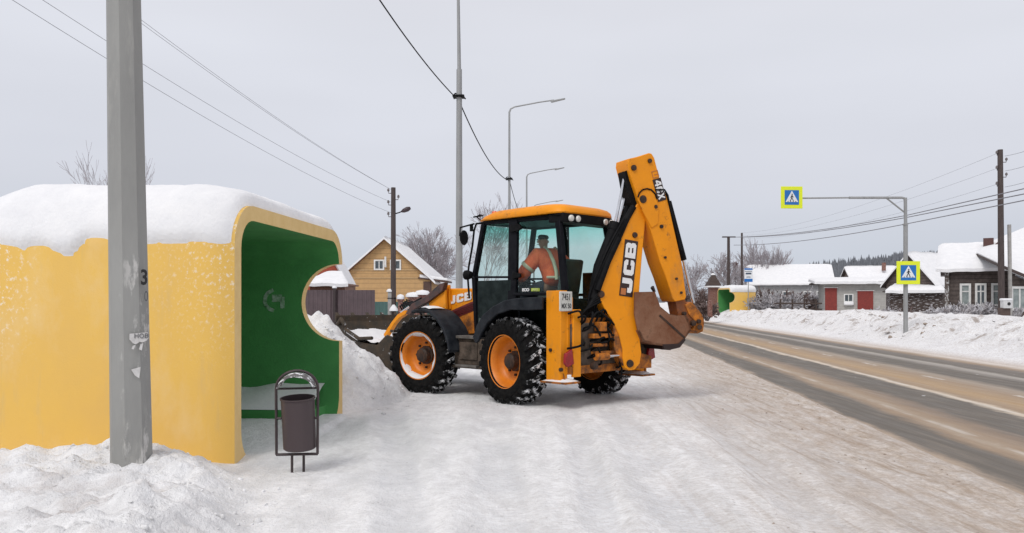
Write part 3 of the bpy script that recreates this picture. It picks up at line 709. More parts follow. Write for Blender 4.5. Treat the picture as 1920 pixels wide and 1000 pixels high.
# chassis, axles, tank
b = MB(); b.box((1.0, 0, .98), (4.2, .62, .34)); b.box((0, 0, .70), (.34, 1.7, .26)); b.box((2.2, 0, .70), (.3, 1.6, .22)); b.box((-.95, 0, .95), (.3, 1.9, .7))
b.tube([(0, .75, .69), (0, 1.0, .69)], .15, 12); b.tube([(2.2, .75, .69), (2.2, 1.0, .69)], .14, 12)
b.build('chassis', CHAS, EX, bevel=.015)
b = MB(); b.box((1.12, .80, .78), (.78, .36, .44)); b.box((1.12, .78, .53), (.95, .42, .05)); b.box((1.14, .99, .80), (.44, .03, .30)); b.build('fuel_tank', CHAS, EX, bevel=.02)
b = MB(); b.box((1.15, .9, 1.03), (.5, .3, .05)); b.build('step', mat('worn_step', (.16, .15, .14), .6, .2, col2=(.09, .08, .07)), EX, bevel=.008)
b = MB(); b.box((1.15, 1.0, .55), (.52, .1, .04)); b.build('step', _m['worn_step'], EX, bevel=.008)
b = MB()
P = [iv(x, y, .62) for x, y in ((850, 597), (888, 583), (897, 600), (897, 625), (864, 628), (850, 612))]
b.prism(P, (0, -1.2, 0)); b.build('engine_frame', YELD, EX, bevel=.01)
# bonnet
b = MB(); P = [iv(x, y, .52) for x, y in ((834, 541), (893, 541), (897, 572), (836, 592), (832, 592))]
b.prism(P, (0, -1.04, 0)); b.build('bonnet', YEL, EX, bevel=.03, bseg=3)
b = MB(); P = [iv(x, y, .63) for x, y in ((832, 589), (882, 567), (889, 565), (889, 582), (853, 597), (838, 598))]
b.prism(P, (0, -.03, 0))
for k in range(4):
    q0 = iv(843, 588 + k * 2.4, .64); q1 = iv(887, 569 + k * 3.2, .64); b.bar(q0, q1, .012, .012)
b.build('side_grille', MAR, EX)
bl0 = iv(845, 563, .53); bl1 = iv(881, 555, .53)
M_ = basis((bl0 + bl1) / 2 + Vector((0, 0, .0)), bl0 - bl1 if (bl0 - bl1).x < 0 else bl1 - bl0, (0, 0, 1))
M_ = basis((bl0 + bl1) / 2, (bl1 - bl0), (0, 0, 1))
LATER = M_
# loader tower, lift arms, rams
for sy in (1, -1):
    b = MB(); P = [iv(x, y, .66) for x, y in ((822, 536), (834, 534), (836, 580), (826, 584), (808, 584), (802, 565), (812, 550))]
    P = [Vector((p.x, sy * .66, p.z)) for p in P]; b.prism(P, (0, -.05 * sy, 0)); b.prism([p - Vector((0, sy * .10, 0)) for p in P], (0, -.04 * sy, 0))
    b.build('loader_tower', YEL, EX, bevel=.008)
for sy in (1, -1):
    a = MB(); P = [iv(x, y, .66) for x, y in ((838, 530), (828, 533), (800, 558), (776, 570), (765, 588), (772, 592), (782, 580), (808, 566), (834, 546))]
    P = [Vector((p.x, sy * .72, p.z)) for p in P]; a.prism(P, (0, -.10 * sy, 0)); a.build('lift_arm', mat('black_arm', (.03, .022, .022), .5, col2=(.10, .04, .03), scale=6), EX, bevel=.01)
    a = MB(); P = [iv(x, y, .66) for x, y in ((762, 582), (748, 590), (737, 604), (722, 627), (724, 632), (728, 630), (742, 607), (751, 597), (764, 589))]
    P = [Vector((p.x, sy * .70, p.z)) for p in P]; a.prism(P, (0, -.09 * sy, 0)); a.build('bucket_arm', YEL, EX, bevel=.01)
    q0, q1, q2 = iv(790, 562, .55), iv(770, 574, .55), iv(752, 586, .55)
    q0.y = q1.y = q2.y = sy * .55; a = MB(); a.tube([q0, q1], .045, 10); a.build('ram', BLK, EX, smooth=50); a = MB(); a.tube([q1, q2], .022, 8); a.build('ram_rod', CHROME, EX, smooth=50)
b = MB()
for k in range(5):
    q = [iv(758 + 4 * k, 590, .4 - .1 * k), iv(750 + 3 * k, 574 - 3 * k, .4 - .1 * k), iv(770 + 4 * k, 570, .4 - .1 * k), iv(790, 590, .4)]
    b.tube(q, .018, 6)
b.build('hose', BLK, EX, smooth=60)
# loader bucket (jaws open, lip raised), snow inside
b = MB(); BW = 1.17
side = [(2.98, .98), (2.90, .62), (2.98, .34), (3.6, .42), (4.32, .70), (4.80, 1.08), (4.86, 1.27), (4.70, 1.29), (4.55, 1.02), (4.1, .86), (3.5, .82), (3.2, 1.02)]
for sy in (1, -1): b.prism([(x, sy * BW, z) for x, z in side], (0, -sy * .035, 0))
sh_ = [(3.05, 1.06), (2.94, .82), (2.93, .58), (3.02, .38), (3.35, .36), (3.9, .50), (4.35, .71), (4.72, .98), (4.86, 1.27)]
for i in range(len(sh_) - 1):
    a_, c_ = Vector((sh_[i][0], 0, sh_[i][1])), Vector((sh_[i + 1][0], 0, sh_[i + 1][1])); d = (c_ - a_); nn_ = Vector((-d.z, 0, d.x)).normalized() * .03
    b.prism([a_ + Vector((0, BW - .035, 0)), c_ + Vector((0, BW - .035, 0)), c_ + nn_ + Vector((0, BW - .035, 0)), a_ + nn_ + Vector((0, BW - .035, 0))], (0, -2 * (BW - .035), 0))
b.box((4.84, 0, 1.30), (.05, 2 * BW + .06, .13)); b.box((3.03, 0, 1.09), (.10, 2 * BW, .05))
for k in range(7): b.prism([(4.84, -1.1 + k * .36, 1.33), (4.96, -1.1 + k * .36, 1.42), (4.90, -1.1 + k * .36, 1.30)], (0, .08, 0))
for y in (-.62, .62): b.prism([(2.95, y, .5), (2.78, y, .62), (2.80, y, .85), (2.98, y, 1.0)], (0, .05, 0))
b.tube([(4.5, BW + .03, 1.1), (4.0, BW + .05, .93), (3.6, BW + .03, .95)], .035, 8); b.tube([(4.75, BW + .04, 1.18), (4.6, BW + .06, 1.30), (4.5, BW + .04, 1.18)], .04, 8)
b.build('loader_bucket', OLIVE, EX, bevel=.006)
V = []; F = []; nu, nv = 18, 40
for i in range(nu):
    for j in range(nv):
        u = 3.03 + 1.75 * i / (nu - 1); v_ = -1.12 + 2.24 * j / (nv - 1)
        e_ = math.sin(math.pi * i / (nu - 1)) ** .5; base = np.interp(u, [x for x, z in sh_[3:]], [z for x, z in sh_[3:]]) if u > 3.02 else .5
        z = max(.80, base + .03) + .15 * e_ * (.6 + float(fbm(np.array([u]), np.array([v_]), 2.2, 4, 90)[0]) * 2.2)
        V.append((u, v_, z))
for i in range(nu - 1):
    for j in range(nv - 1): a = i * nv + j; F.append((a, a + nv, a + nv + 1, a + 1))
mesh_obj('bucket_snow', V, F, SNOW, EX, smooth=180)

# fenders
def fender(name, u0, z0, y0, y1, pts, th=.04):
    b = MB(); n = len(pts); V = []; F = []
    for (x, z) in pts: V += [(u0 + x, y0, z0 + z), (u0 + x, y1, z0 + z), (u0 + x * .96, y1, z0 + z - th), (u0 + x * .96, y0, z0 + z - th)]
    for i in range(n - 1):
        for k in range(4): F.append((i * 4 + k, i * 4 + 4 + k, i * 4 + 4 + (k + 1) % 4, i * 4 + (k + 1) % 4))
    F += [(0, 1, 2, 3), (4 * n - 1, 4 * n - 2, 4 * n - 3, 4 * n - 4)]; b.add(V, F)
    return b
FEN = mat('fender_plastic', (.009, .011, .015), .55, spec=.14, col2=(.028, .032, .038), scale=5)
for sy in (1, -1):
    b = fender('f', 0, 0, sy * .62, sy * 1.24, [(.74, 1.08), (.66, 1.24), (.52, 1.40), (.30, 1.53), (.06, 1.62), (-.22, 1.66), (-.74, 1.68)], .05)
    P = [(.76, sy * 1.245, 1.05), (.66, sy * 1.245, 1.25), (.52, sy * 1.245, 1.41), (.30, sy * 1.245, 1.54), (.06, sy * 1.245, 1.63), (-.22, sy * 1.245, 1.67), (-.76, sy * 1.245, 1.69), (-.76, sy * 1.245, 1.50), (-.45, sy * 1.245, 1.485), (-.1, sy * 1.245, 1.49), (.2, sy * 1.245, 1.42), (.42, sy * 1.245, 1.28), (.55, sy * 1.245, 1.12), (.64, sy * 1.245, .98), (.70, sy * 1.245, .95)]
    b.prism(P, (0, -sy * .05, 0)); b.build('rear_fender', FEN, EX, bevel=.012)
    b = fender('f', 2.2, RT, sy * .70, sy * 1.22, [(.20, .775), (.1, .80), (-.1, .82), (-.32, .77), (-.5, .67), (-.68, .50), (-.80, .28), (-.84, .12)], .045)
    o = b.build('front_fender', FEN, EX, bevel=.01)
b = MB(); V = []; 
V, F = [], []
for i, (x, z) in enumerate([(.20, .79), (.12, .815), (.02, .835), (-.1, .84), (-.2, .82)]):
    for j, y in enumerate((.78, .86, .96, 1.06, 1.14)):
        hgt = .045 * math.sin(math.pi * (j + .5) / 5) * math.sin(math.pi * (i + .3) / 5.0); V.append((2.2 + x, y, RT + z + hgt - .015))
for i in range(4):
    for j in range(4): F.append((i * 5 + j, i * 5 + 5 + j, i * 5 + 6 + j, i * 5 + 1 + j))
mesh_obj('fender_snow', V, F, SNOW, EX, smooth=180)

# cab
yc = .11; YL, YR = .73, -.51
b = MB()
for v0, v1, s_ in ((.72, .76, 1), (-.50, -.54, -1)):
    At, Am, Ab = Vector((1.04, v0, 2.95)), Vector((1.24, v1, 2.04)), Vector((1.17, v1, 1.12))
    Ct, Cb, Cl = Vector((-.60, v0 - .03 * s_, 2.93)), Vector((-.80, v1, 1.74)), Vector((-.82, v1, 1.15))
    b.bar(At, Am, .07, .09, (0, 1, 0)); b.bar(Am, Ab, .07, .09, (0, 1, 0))
    b.bar((.335, v0, 2.96), (.335, v1, 1.1), .19, .07, (0, 1, 0)); b.bar(Ct, Cb, .10, .08, (0, 1, 0)); b.bar(Cb, Cl, .10, .08, (0, 1, 0))
    b.bar(At, Ct, .06, .08); b.bar((.30, v1, 1.74), Cb, .05, .05); b.bar(Am, (.4, v1, 2.02), .05, .035); b.bar(Ab, (.3, v1, 1.12), .06, .08)
b.bar((1.04, .72, 2.95), (1.04, -.50, 2.95), .07, .07); b.bar((1.17, .76, 1.6), (1.17, -.54, 1.6), .07, .5); b.bar((-.60, .70, 2.93), (-.60, -.47, 2.93), .07, .07)
b.bar((-.82, .76, 1.18), (-.82, -.54, 1.18), .08, .12)
b.build('cab_frame', mat('cab_black', (.004, .0045, .007), .5, spec=.08, col2=(.012, .0125, .016), scale=5), EX, bevel=.012)
b = MB(); b.box((.75, .765, 1.55), (.80, .03, .85)); b.box((.55, yc, 1.12), (1.3, 1.2, .10)); b.box((-.2, yc, 1.42), (.9, 1.15, .5)); b.build('cab_lower_panel', mat('dark_panel', (.005, .010, .010), .4, spec=.1, col2=(.02, .03, .03)), EX, bevel=.01)
b = MB(); b.prism([(.50, .77, 1.20), (1.1, .77, 1.35), (1.14, .77, 1.12), (.55, .77, 1.12)], (0, .02, 0)); b.build('door_step_panel', mat('greenish_panel', (.07, .10, .09), .4), EX)
def pane(name, pts, m, off):
    b = MB(); b.prism(pts, off); return b.build(name, m, EX)
pane('door_glass', [(1.01, .722, 2.92), (.43, .722, 2.92), (.43, .75, 2.0), (1.20, .75, 2.04)], GLASS, (0, .006, 0))
pane('side_glass', [(.25, .722, 2.92), (-.57, .70, 2.90), (-.77, .75, 1.77), (.25, .75, 1.77)], GLASS, (0, .006, 0))
pane('side_glass', [(1.01, -.502, 2.92), (-.57, -.48, 2.90), (-.77, -.53, 1.77), (1.20, -.53, 1.77)], GLASS, (0, -.006, 0))
pane('rear_glass', [(-.60, .68, 2.88), (-.60, -.45, 2.88), (-.84, -.50, 1.25), (-.84, .72, 1.25)], GLASSR, (-.006, 0, 0))
pane('windscreen', [(1.06, .69, 2.9), (1.06, -.47, 2.9), (1.22, -.5, 1.85), (1.22, .72, 1.85)], GLASS, (.006, 0, 0))
# roof
b = MB(); rings = [(1.0, 2.965), (1.015, 2.985), (1.0, 3.04), (.95, 3.085), (.85, 3.12), (.6, 3.15), (.3, 3.165)]
pl = []
for k in range(48):
    a = 2 * math.pi * k / 48; ca, sa = math.cos(a), math.sin(a); e_ = .30
    pl.append((math.copysign(abs(ca) ** e_, ca), math.copysign(abs(sa) ** e_, sa)))
V = []; F = []
for s_, z in rings:
    for (x, y) in pl:
        ux = x * 1.0 * s_ + .24; zz = z + .015 - (.07 if z > 3.0 else .0) * max(0, (ux - .6) / .6) ** 1.5
        V.append((ux, yc + y * .70 * s_ * (1 - .06 * max(0, x)), zz))
m = len(pl)
for i in range(len(rings) - 1):
    for k in range(m): F.append((i * m + k, i * m + (k + 1) % m, (i + 1) * m + (k + 1) % m, (i + 1) * m + k))
F += [tuple(range(m))[::-1], tuple((len(rings) - 1) * m + k for k in range(m))]
mesh_obj('roof', V, F, YEL, EX, smooth=40)
b = MB(); b.prism([(-.46, .765, 2.985), (-.72, .72, 2.985), (-.765, .5, 2.985), (-.765, -.28, 2.985), (-.72, -.50, 2.985), (-.46, -.54, 2.985)], (0, 0, -.145)); b.box((.2, yc, 2.955), (1.75, 1.30, .03))
b.build('roof_header', BLK, EX, bevel=.015)
LAMP = mat('lamp_lens', (.75, .75, .72), .15, col2=(.65, .65, .6), scale=30)
for v_ in (.58, .42, -.26, -.42):
    l = MB(); l.lathe((-.75, v_, 2.905), (-1, 0, -.12), [(.05, 0), (.05, .03), (.042, .04), (0, .045)], 14); lo = l.build('work_light', LAMP, EX, smooth=40)
l = MB(); l.lathe((1.02, .5, 3.06), (0, 0, 1), [(.055, 0), (.055, .07), (.04, .10), (0, .11)], 12); l.build('beacon', mat('beacon_orange', (.7, .11, .03), .25), EX, smooth=40)
l = MB(); l.tube([(1.15, .70, 3.0), (1.22, .74, 3.07), (1.1, .76, 3.09)], .012, 6); l.tube([(1.25, .78, 3.06), (1.1, .7, 3.08)], .014, 6); l.build('wiper_bracket', BLK, EX)
# mirrors, exhaust, front work lamp
b = MB(); q = [iv(x, y, .85) for x, y in ((906, 418), (893, 420), (889, 432), (886, 460), (879, 500), (877, 520), (880, 560))]; b.tube(q, .018, 6)
q = [iv(x, y, .95) for x, y in ((889, 420), (863, 427), (862, 442), (868, 445))]; b.tube(q, .015, 6)
q = [iv(x, y, .90) for x, y in ((884, 421), (884, 434))]; b.tube(q, .03, 8)
b.build('mirror_arm', BLK, EX, smooth=50)
mc = iv(870, 446, .98); b = MB()
b.lathe(mc, (-.8, .25, 0), [(0, -.02), (.07, -.02), (.08, 0), (.07, .02), (0, .02)], 16)
for i, p in enumerate(b.v): b.v[i] = Vector((p.x, p.y, mc.z + (p.z - mc.z) * 1.6))
b.build('mirror', BLK, EX, smooth=50)
mc = iv(878, 516, .85); b = MB(); b.lathe(mc + Vector((-.05, 0, 0)), (1, .2, 0), [(0, -.03), (.06, -.02), (.085, .06), (.08, .1), (0, .1)], 14); b.tube([mc, mc + Vector((-.1, -.12, 0)), mc + Vector((-.1, -.12, -.25))], .02, 6); b.build('work_light', BLK, EX, smooth=50)
b = MB(); q = iv(976, 430, .78); b.prism([iv(x, y, .80) for x, y in ((955, 422), (972, 420), (977, 428), (968, 434), (955, 436))], (0, -.05, 0)); b.build('door_hinge', BLK, EX, bevel=.01)
b = MB(); b.prism([iv(x, y, .80) for x, y in ((960, 510), (975, 513), (975, 520), (960, 524))], (0, -.04, 0)); b.build('door_handle', BLK, EX, bevel=.01)
# cab interior
b = MB(); b.box((.0, .02, 1.72), (.5, .5, .12)); b.prism([(-.26, -.22, 1.75), (-.36, -.22, 2.30), (-.28, -.22, 2.32), (-.16, -.22, 1.75)], (0, .48, 0)); b.box((0, .02, 1.5), (.3, .3, .4)); b.build('seat', mat('seat_fabric', (.07, .09, .085), .8, col2=(.05, .06, .06)), EX, bevel=.03)
b = MB(); b.bar((.95, yc, 1.2), (.72, yc, 1.95), .10, .10, (0, 1, 0)); b.box((1.0, yc, 1.6), (.25, .5, .5)); b.build('dashboard', BLK, EX, bevel=.02)
b = MB(); wc = Vector((.70, yc, 2.0)); ax_ = Vector((-.35, 0, 1)).normalized(); fx_, fy_, _z = frame(ax_)
b.tube([wc + (fx_ * math.cos(a) + fy_ * math.sin(a)) * .19 for a in [2 * math.pi * k / 24 for k in range(25)]], .014, 6, False)
for k in range(3): a = 2.09 * k; b.tube([wc, wc + (fx_ * math.cos(a) + fy_ * math.sin(a)) * .19], .01, 5)
b.build('steering_wheel', BLK, EX, smooth=60)
b = MB(); b.box((-.45, -.40, 1.85), (.4, .2, .5)); b.build('control_console', BLK, EX, bevel=.01); b = MB(); b.tube([(-.4, .3, 1.7), (-.38, .28, 2.15)], .012, 6); b.lathe((-.38, .28, 2.15), (0, 0, 1), [(0, 0), (.03, .01), (.03, .06), (0, .07)], 10); b.build('control_lever', BLK, EX)
# sticker in the side window
q0, q1 = iv(976, 544, .762), iv(995, 543.5, .762)
g_ = mat('sticker_green', (.42, .52, .06), .5); 
s1 = [iv(x, y, .762) for x, y in ((976, 541.5), (996, 541.5), (996, 546.5), (976, 546.5))]; s2 = [iv(x, y, .762) for x, y in ((996, 540.5), (1012, 540.5), (1012, 546.5), (996, 546.5))]
b = MB(); b.prism(s2, (0, .003, 0)); b.build('sticker', g_, EX)
text_obj('sticker_writing', 'ECO', .062, basis((s1[0] + s1[2]) / 2 + Vector((0, .004, 0)), (-1, 0, 0), (0, 0, 1)), WHT, EX, .002, .004, sxy=(1.25, 1))
text_obj('sticker_writing', 'MAX', .055, basis((s2[0] + s2[2]) / 2 + Vector((0, .006, 0)), (-1, 0, 0), (0, 0, 1)), mat('pale_lime', (.62, .72, .25), .6), EX, .002, .002, sxy=(1.0, 1))

# rear frame, stabilisers
for sy in (1, -1):
    yo = 1.14 if sy > 0 else -1.0
    z1 = 1.78 if sy > 0 else 1.2
    b = MB(); b.box((-.90, yo - sy * .075, (z1 + .45) / 2), (.29, .15, z1 - .45)); b.box((-.97, yo - sy * .20, (1.72 + .50) / 2 - (0 if sy > 0 else .3)), (.17, .13, 1.15 if sy > 0 else .6))
    b.box((-1.06, yo - sy * .06, 1.74 - (0 if sy > 0 else .6)), (.03, .10, .05))
    b.build('stabiliser_leg', YEL, EX, bevel=.01)
    b = MB(); b.box((-.93, yo - sy * .12, .425), (.50, .34, .03)); b.prism([(-1.1, yo - sy * .05, .44), (-.8, yo - sy * .05, .44), (-.85, yo - sy * .05, .62), (-1.02, yo - sy * .05, .62)], (0, -sy * .02, 0)); b.build('stabiliser_foot', YELD, EX, bevel=.006)
    V = []; F = []
    for i in range(8):
        for j in range(6):
            V.append((-.70 - .46 * i / 7, yo + sy * .04 - sy * .32 * j / 5, .435 + .05 * math.sin(math.pi * i / 7) ** .4 * math.sin(math.pi * j / 5) ** .4 + .006 * random.random()))
    for i in range(7):
        for j in range(5): F.append((i * 6 + j, i * 6 + 6 + j, i * 6 + 7 + j, i * 6 + 1 + j))
    mesh_obj('foot_snow', V, F, SNOW, EX, smooth=180)
    b = MB(); b.lathe((-1.05, yo - sy * .0, .62), (0, 1, 0), [(0, -.02), (.03, -.02), (.03, .02), (0, .02)], 10); b.build('pivot_pin', GREASE, EX); b = MB(); b.lathe((-.85, yo, .9), (0, 1, 0), [(0, -.02), (.028, -.02), (.028, .02), (0, .02)], 10)
    b.build('pivot_pin', GREASE, EX)
    # lamp cluster
    b = MB(); yy_ = 1.07 if sy > 0 else -.98
    b.prism([(-1.12, yy_ + .09, .98 - .12), (-1.12, yy_ - .05, 1.02 - .10), (-1.12, yy_ - .09, .70), (-1.12, yy_ + .05, .66), (-1.12, yy_ + .11, .72)], (-.05, 0, 0)); b.build('tail_light', mat('tail_red', (.35, .012, .02), .25, col2=(.22, .01, .012), scale=14), EX, bevel=.01)
b = MB(); b.box((-1.09, 1.08, 1.62), (.02, .28, .29)); b.build('number_plate', mat('plate_white', (.62, .62, .58), .5, col2=(.5, .5, .45), scale=14), EX, bevel=.012)
text_obj('plate_writing', '7451', .135, basis((-1.103, 1.08, 1.68), (0, -1, 0), (0, 0, 1)), mat('plate_ink', (.07, .07, .07), .6), EX, .002, .001, sxy=(.72, 1))
text_obj('plate_writing', 'MX 50', .10, basis((-1.103, 1.08, 1.55), (0, -1, 0), (0, 0, 1)), _m['plate_ink'], EX, .002, .001, sxy=(.78, 1))
b = MB(); b.box((-1.04, 0, 1.32), (.10, 1.9, .10)); b.box((-1.04, 0, .60), (.14, 2.0, .12)); b.box((-1.02, -.86, .96), (.10, .08, .75)); b.box((-1.0, .4, .62), (.05, .1, .1))
b.build('rear_frame', YELD, EX, bevel=.01)
b = MB(); b.box((-1.10, .86, 1.0), (.05, .17, 1.0)); b.build('frame_plate', YEL, EX, bevel=.008)
b = MB(); b.box((-1.02, .1, .95), (.06, 1.4, .62)); b.build('rear_backplate', BLK, EX)
b = MB()
b.box((-1.16, .18, 1.10), (.12, .82, .07)); b.box((-1.16, .2, .84), (.1, .66, .05)); b.box((-1.14, -.1, 1.22), (.2, .3, .1)); b.box((-1.18, .38, 1.24), (.12, .16, .14)); b.box((-1.16, .4, .96), (.1, .3, .05))
b.build('valve_block', YELD, EX, bevel=.01)
b = MB(); b.tube([(-1.25, .58, .79), (-1.25, .30, .79)], .055, 12); b.build('slew_ram', YELD, EX, smooth=50)
b = MB(); b.tube([(-1.25, .30, .79), (-1.25, -.02, .79)], .028, 10); b.build('slew_rod', CHROME, EX, smooth=50)
b = MB(); random.seed(11)
for k in range(26):
    y0 = random.uniform(-.25, .75); z0 = random.uniform(.65, 1.3); y1 = y0 + random.uniform(-.4, .4); z1 = z0 + random.uniform(-.25, .3)
    b.tube(crv([(-1.08, y0, z0), (-1.20, (y0 * 2 + y1) / 3, z0 + .06), (-1.22, (y0 + y1 * 2) / 3, z1 + .04), (-1.08, y1, z1)]), .017, 6)
for k in range(7):
    y0 = .55 - .12 * k; pts = [(-1.0, y0 * .8, 1.1), (-1.12, y0, 1.30), (-1.18, y0 - .1, 1.46 + .03 * (k % 3)), (-1.2, y0 - .25, 1.40), (-1.28, y0 * .4 - .25, 1.15)]
    b.tube(crv(pts), .018, 6)
b.build('rear_hoses', BLK, EX, smooth=60)
b = MB(); b.lathe((-1.2, -.12, .82), (-1, 0, 0), [(0, 0), (.08, 0), (.085, .06), (0, .07)], 14); b.build('slew_pivot', GREASE, EX, smooth=50); b = MB(); b.lathe((-1.18, .58, .66), (-1, 0, 0), [(0, 0), (.06, 0), (.06, .07), (0, .08)], 14); b.build('slew_pivot', GREASE, EX, smooth=50)

# ---- digger arm, slewed: s along its own plane, t towards the viewer
KX, KY = 1.91, 12.54; DX, DY = .92, .392
def W2L(x, y, z):
    dx, dy = x - OX, y - OY; return Vector((-c7 * dx + c7 * dy, -c7 * dx - c7 * dy, z))
def bp_(X, Y, t_):      # point of the arm plane at offset t_
    a = (X - 960) / 1500; bx_, by_ = KX + t_ * DY, KY - t_ * DX
    s = (a * by_ - bx_) / (DX - a * DY); x, y = bx_ + s * DX, by_ + s * DY
    return W2L(x, y, CAM_H - (Y - HOR) * y / 1500)
NB = W2L(OX + DY, OY - DX, 0)     # unit vector towards the viewer
def plate(mb, pts, t0, t1):       # outline measured on the near face (t1)
    mb.prism([bp_(x, y, t1) for x, y in pts], NB * (t0 - t1)); return mb
b = MB(); plate(b, [(1172, 690), (1152, 655), (1150, 600), (1165, 590), (1188, 600), (1198, 650), (1196, 690)], -.16, .10); plate(b, [(1180, 655), (1222, 668), (1222, 690), (1180, 692)], -.1, -.02)
b.build('kingpost', YELD, EX, bevel=.01)
boom = [(1172, 690), (1168, 672), (1168, 655), (1161, 628), (1148, 600), (1134, 580), (1126, 562), (1125, 543), (1133, 515), (1153, 469), (1176, 420), (1194, 384), (1206, 374), (1212, 392), (1208, 440), (1204, 482), (1199, 545), (1197, 600), (1200, 636), (1203, 662), (1200, 682), (1190, 694), (1180, 695)]
b = MB(); plate(b, boom, -.10, .12); b.build('boom', YEL, EX, bevel=.012)
for X, Y, r_ in ((1190, 441, .04), (1127, 552, .05), (1181, 682, .055)):
    q = bp_(X, Y, .12); b = MB(); b.lathe(q, NB, [(0, .03), (r_, .025), (r_ * 1.15, 0), (r_ * 1.15, -.04)], 14); b.build('pivot_pin', GREASE, EX, smooth=50)
# lettering plate on the boom
def Mtext(c, e1, off):
    return basis(c + NB * off, e1, NB.cross(Vector(e1)).normalized())
q0, q1 = bp_(1173, 556, .12), bp_(1184, 451, .12); ctr = (q0 + q1) / 2; upv = (q1 - q0).normalized(); hw = NB.cross(upv)
ex_ = upv; ey_ = NB.cross(upv)
b = MB(); h_ = (q1 - q0).length / 2; wd_ = .118
b.prism([ctr + upv * a * h_ + ey_ * c_ * wd_ + NB * .001 for a, c_ in ((-1, -1), (1, -1), (1, 1), (-1, 1))], NB * .006); b.build('boom_decal', mat('decal_black', (.03, .012, .01), .5), EX)
def block_letters(word, M, h, parent, w_=.80, gap=.12):
    G = {'J': [[(.58, 1), (.94, 1), (.94, .18), (.78, 0), (.15, 0), (0, .12), (0, .44), (.32, .44), (.32, .28), (.58, .28)]],
         'C': [[(0, .15), (.15, 0), (.85, 0), (1, .15), (1, .38), (.66, .38), (.66, .28), (.35, .28), (.35, .72), (.66, .72), (.66, .62), (1, .62), (1, .85), (.85, 1), (.15, 1), (0, .85)]],
         '4': [[(0, .25), (.62, .25), (.62, .45), (.3, .45), (.62, .78), (.62, 1), (.45, 1), (0, .45)], [(.62, 0), (.88, 0), (.88, 1), (.62, 1)], [(.88, .25), (1, .25), (1, .45), (.88, .45)]],
         'X': [[(0, 0), (.3, 0), (.5, .34), (.7, 0), (1, 0), (.67, .5), (1, 1), (.7, 1), (.5, .66), (.3, 1), (0, 1), (.33, .5)]],
         'B': [[(0, 0), (.34, 0), (.34, 1), (0, 1)], [(.34, 0), (.86, 0), (1, .13), (1, .40), (.68, .40), (.68, .24), (.34, .24)], [(.34, .40), (1, .40), (.93, .5), (.98, .60), (.34, .60)], [(.34, 1), (.34, .76), (.66, .76), (.66, .60), (.98, .60), (.98, .86), (.84, 1)]]}
    tot_ = len(word) * w_ + (len(word) - 1) * gap
    for i, ch in enumerate(word):
        b = MB()
        for poly in G[ch]:
            b.prism([M @ Vector(((-tot_ / 2 + i * (w_ + gap) + p[0] * w_) * h, (p[1] - .5) * h, 0)) for p in poly], (M.to_3x3() @ Vector((0, 0, .004))))
        b.build('letter', WHT, parent)
block_letters('JCB', basis(ctr + NB * .008 + upv * .01, upv, ey_), .185, EX, w_=1.28, gap=.17)
cc = ctr - upv * (h_ - .07) + ey_ * (.055); b = MB(); b.prism([cc + upv * a * .05 + ey_ * c_ * .045 + NB * .008 for a, c_ in ((-1, -1), (1, -1), (1, 1), (-1, 1))], NB * .006); b.build('decal_square', mat('decal_orange', (.5, .17, .05), .5), EX)
block_letters('JCB', LATER, .145, EX, w_=1.3, gap=.16)
# dipper
dip = [(1178, 298), (1200, 293), (1217, 287), (1222, 288), (1227, 296), (1236, 331), (1251, 372), (1266, 438), (1279, 495), (1287, 556), (1285, 562), (1266, 566), (1262, 560), (1249, 520), (1238, 492), (1219, 428), (1202, 388), (1196, 372), (1193, 362), (1184, 335), (1177, 308)]
b = MB(); plate(b, dip, -.20, .17); b.build('dipper', YEL, EX, bevel=.012)
b = MB(); boss = [(1195, 371), (1200, 360), (1210, 355), (1222, 358), (1230, 367), (1236, 392), (1234, 420), (1222, 428), (1206, 398)]
plate(b, boss, .165, .185); b.build('pivot_boss', YEL, EX, bevel=.008)
b = MB()
arcp = [bp_(x, y, .19) for x, y in ((1196, 370), (1199, 362), (1205, 356), (1213, 354), (1221, 356), (1228, 363), (1232, 374))]; b.tube(arcp, .012, 6)
arcp = [bp_(x, y, .19) for x, y in ((1229, 356), (1246, 356), (1252, 366), (1256, 385))]; b.tube(arcp, .014, 6)
arcp = [bp_(x, y, .16) for x, y in ((1248, 360), (1254, 380), (1262, 410), (1270, 440), (1277, 470))]; b.tube(arcp, .014, 6)
b.build('hose', BLK, EX, smooth=60)
for X, Y, r_ in ((1205, 374, .062), (1188, 315, .045), (1218, 302, .035), (1229, 388, .03), (1268, 523, .02), (1277, 549, .02), (1247, 483, .02), (1240, 425, .03)):
    q = bp_(X, Y, .175); b = MB(); b.lathe(q, NB, [(0, .025), (r_, .02), (r_, -.02)], 14); b.build('pivot_pin', GREASE, EX, smooth=50)
# dipper head: hoses, and a black plate painting the shade of its hollow
b = MB()
for k, (x0, x1) in enumerate(((1176, 1184), (1172, 1178), (1168, 1176))):
    b.tube([bp_(x0, 312, .0 - .05 * k), bp_(x0 - 1, 345, .0 - .05 * k), bp_(x1 - 1, 385, -.02 - .05 * k), bp_(x1 - 12, 425, -.02), bp_(x1 - 30, 470, 0)], .035, 8)
b.build('hose', BLK, EX, smooth=60)
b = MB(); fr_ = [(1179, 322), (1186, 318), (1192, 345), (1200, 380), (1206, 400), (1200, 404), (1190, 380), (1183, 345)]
b.prism([bp_(x - 7, y, .10) for x, y in fr_], NB * -.22); b.build('recess_shade_plate', BLK, EX)
DRK = mat('dark_orange_steel', (.30, .085, .01), .6, col2=(.15, .05, .02), scale=6)
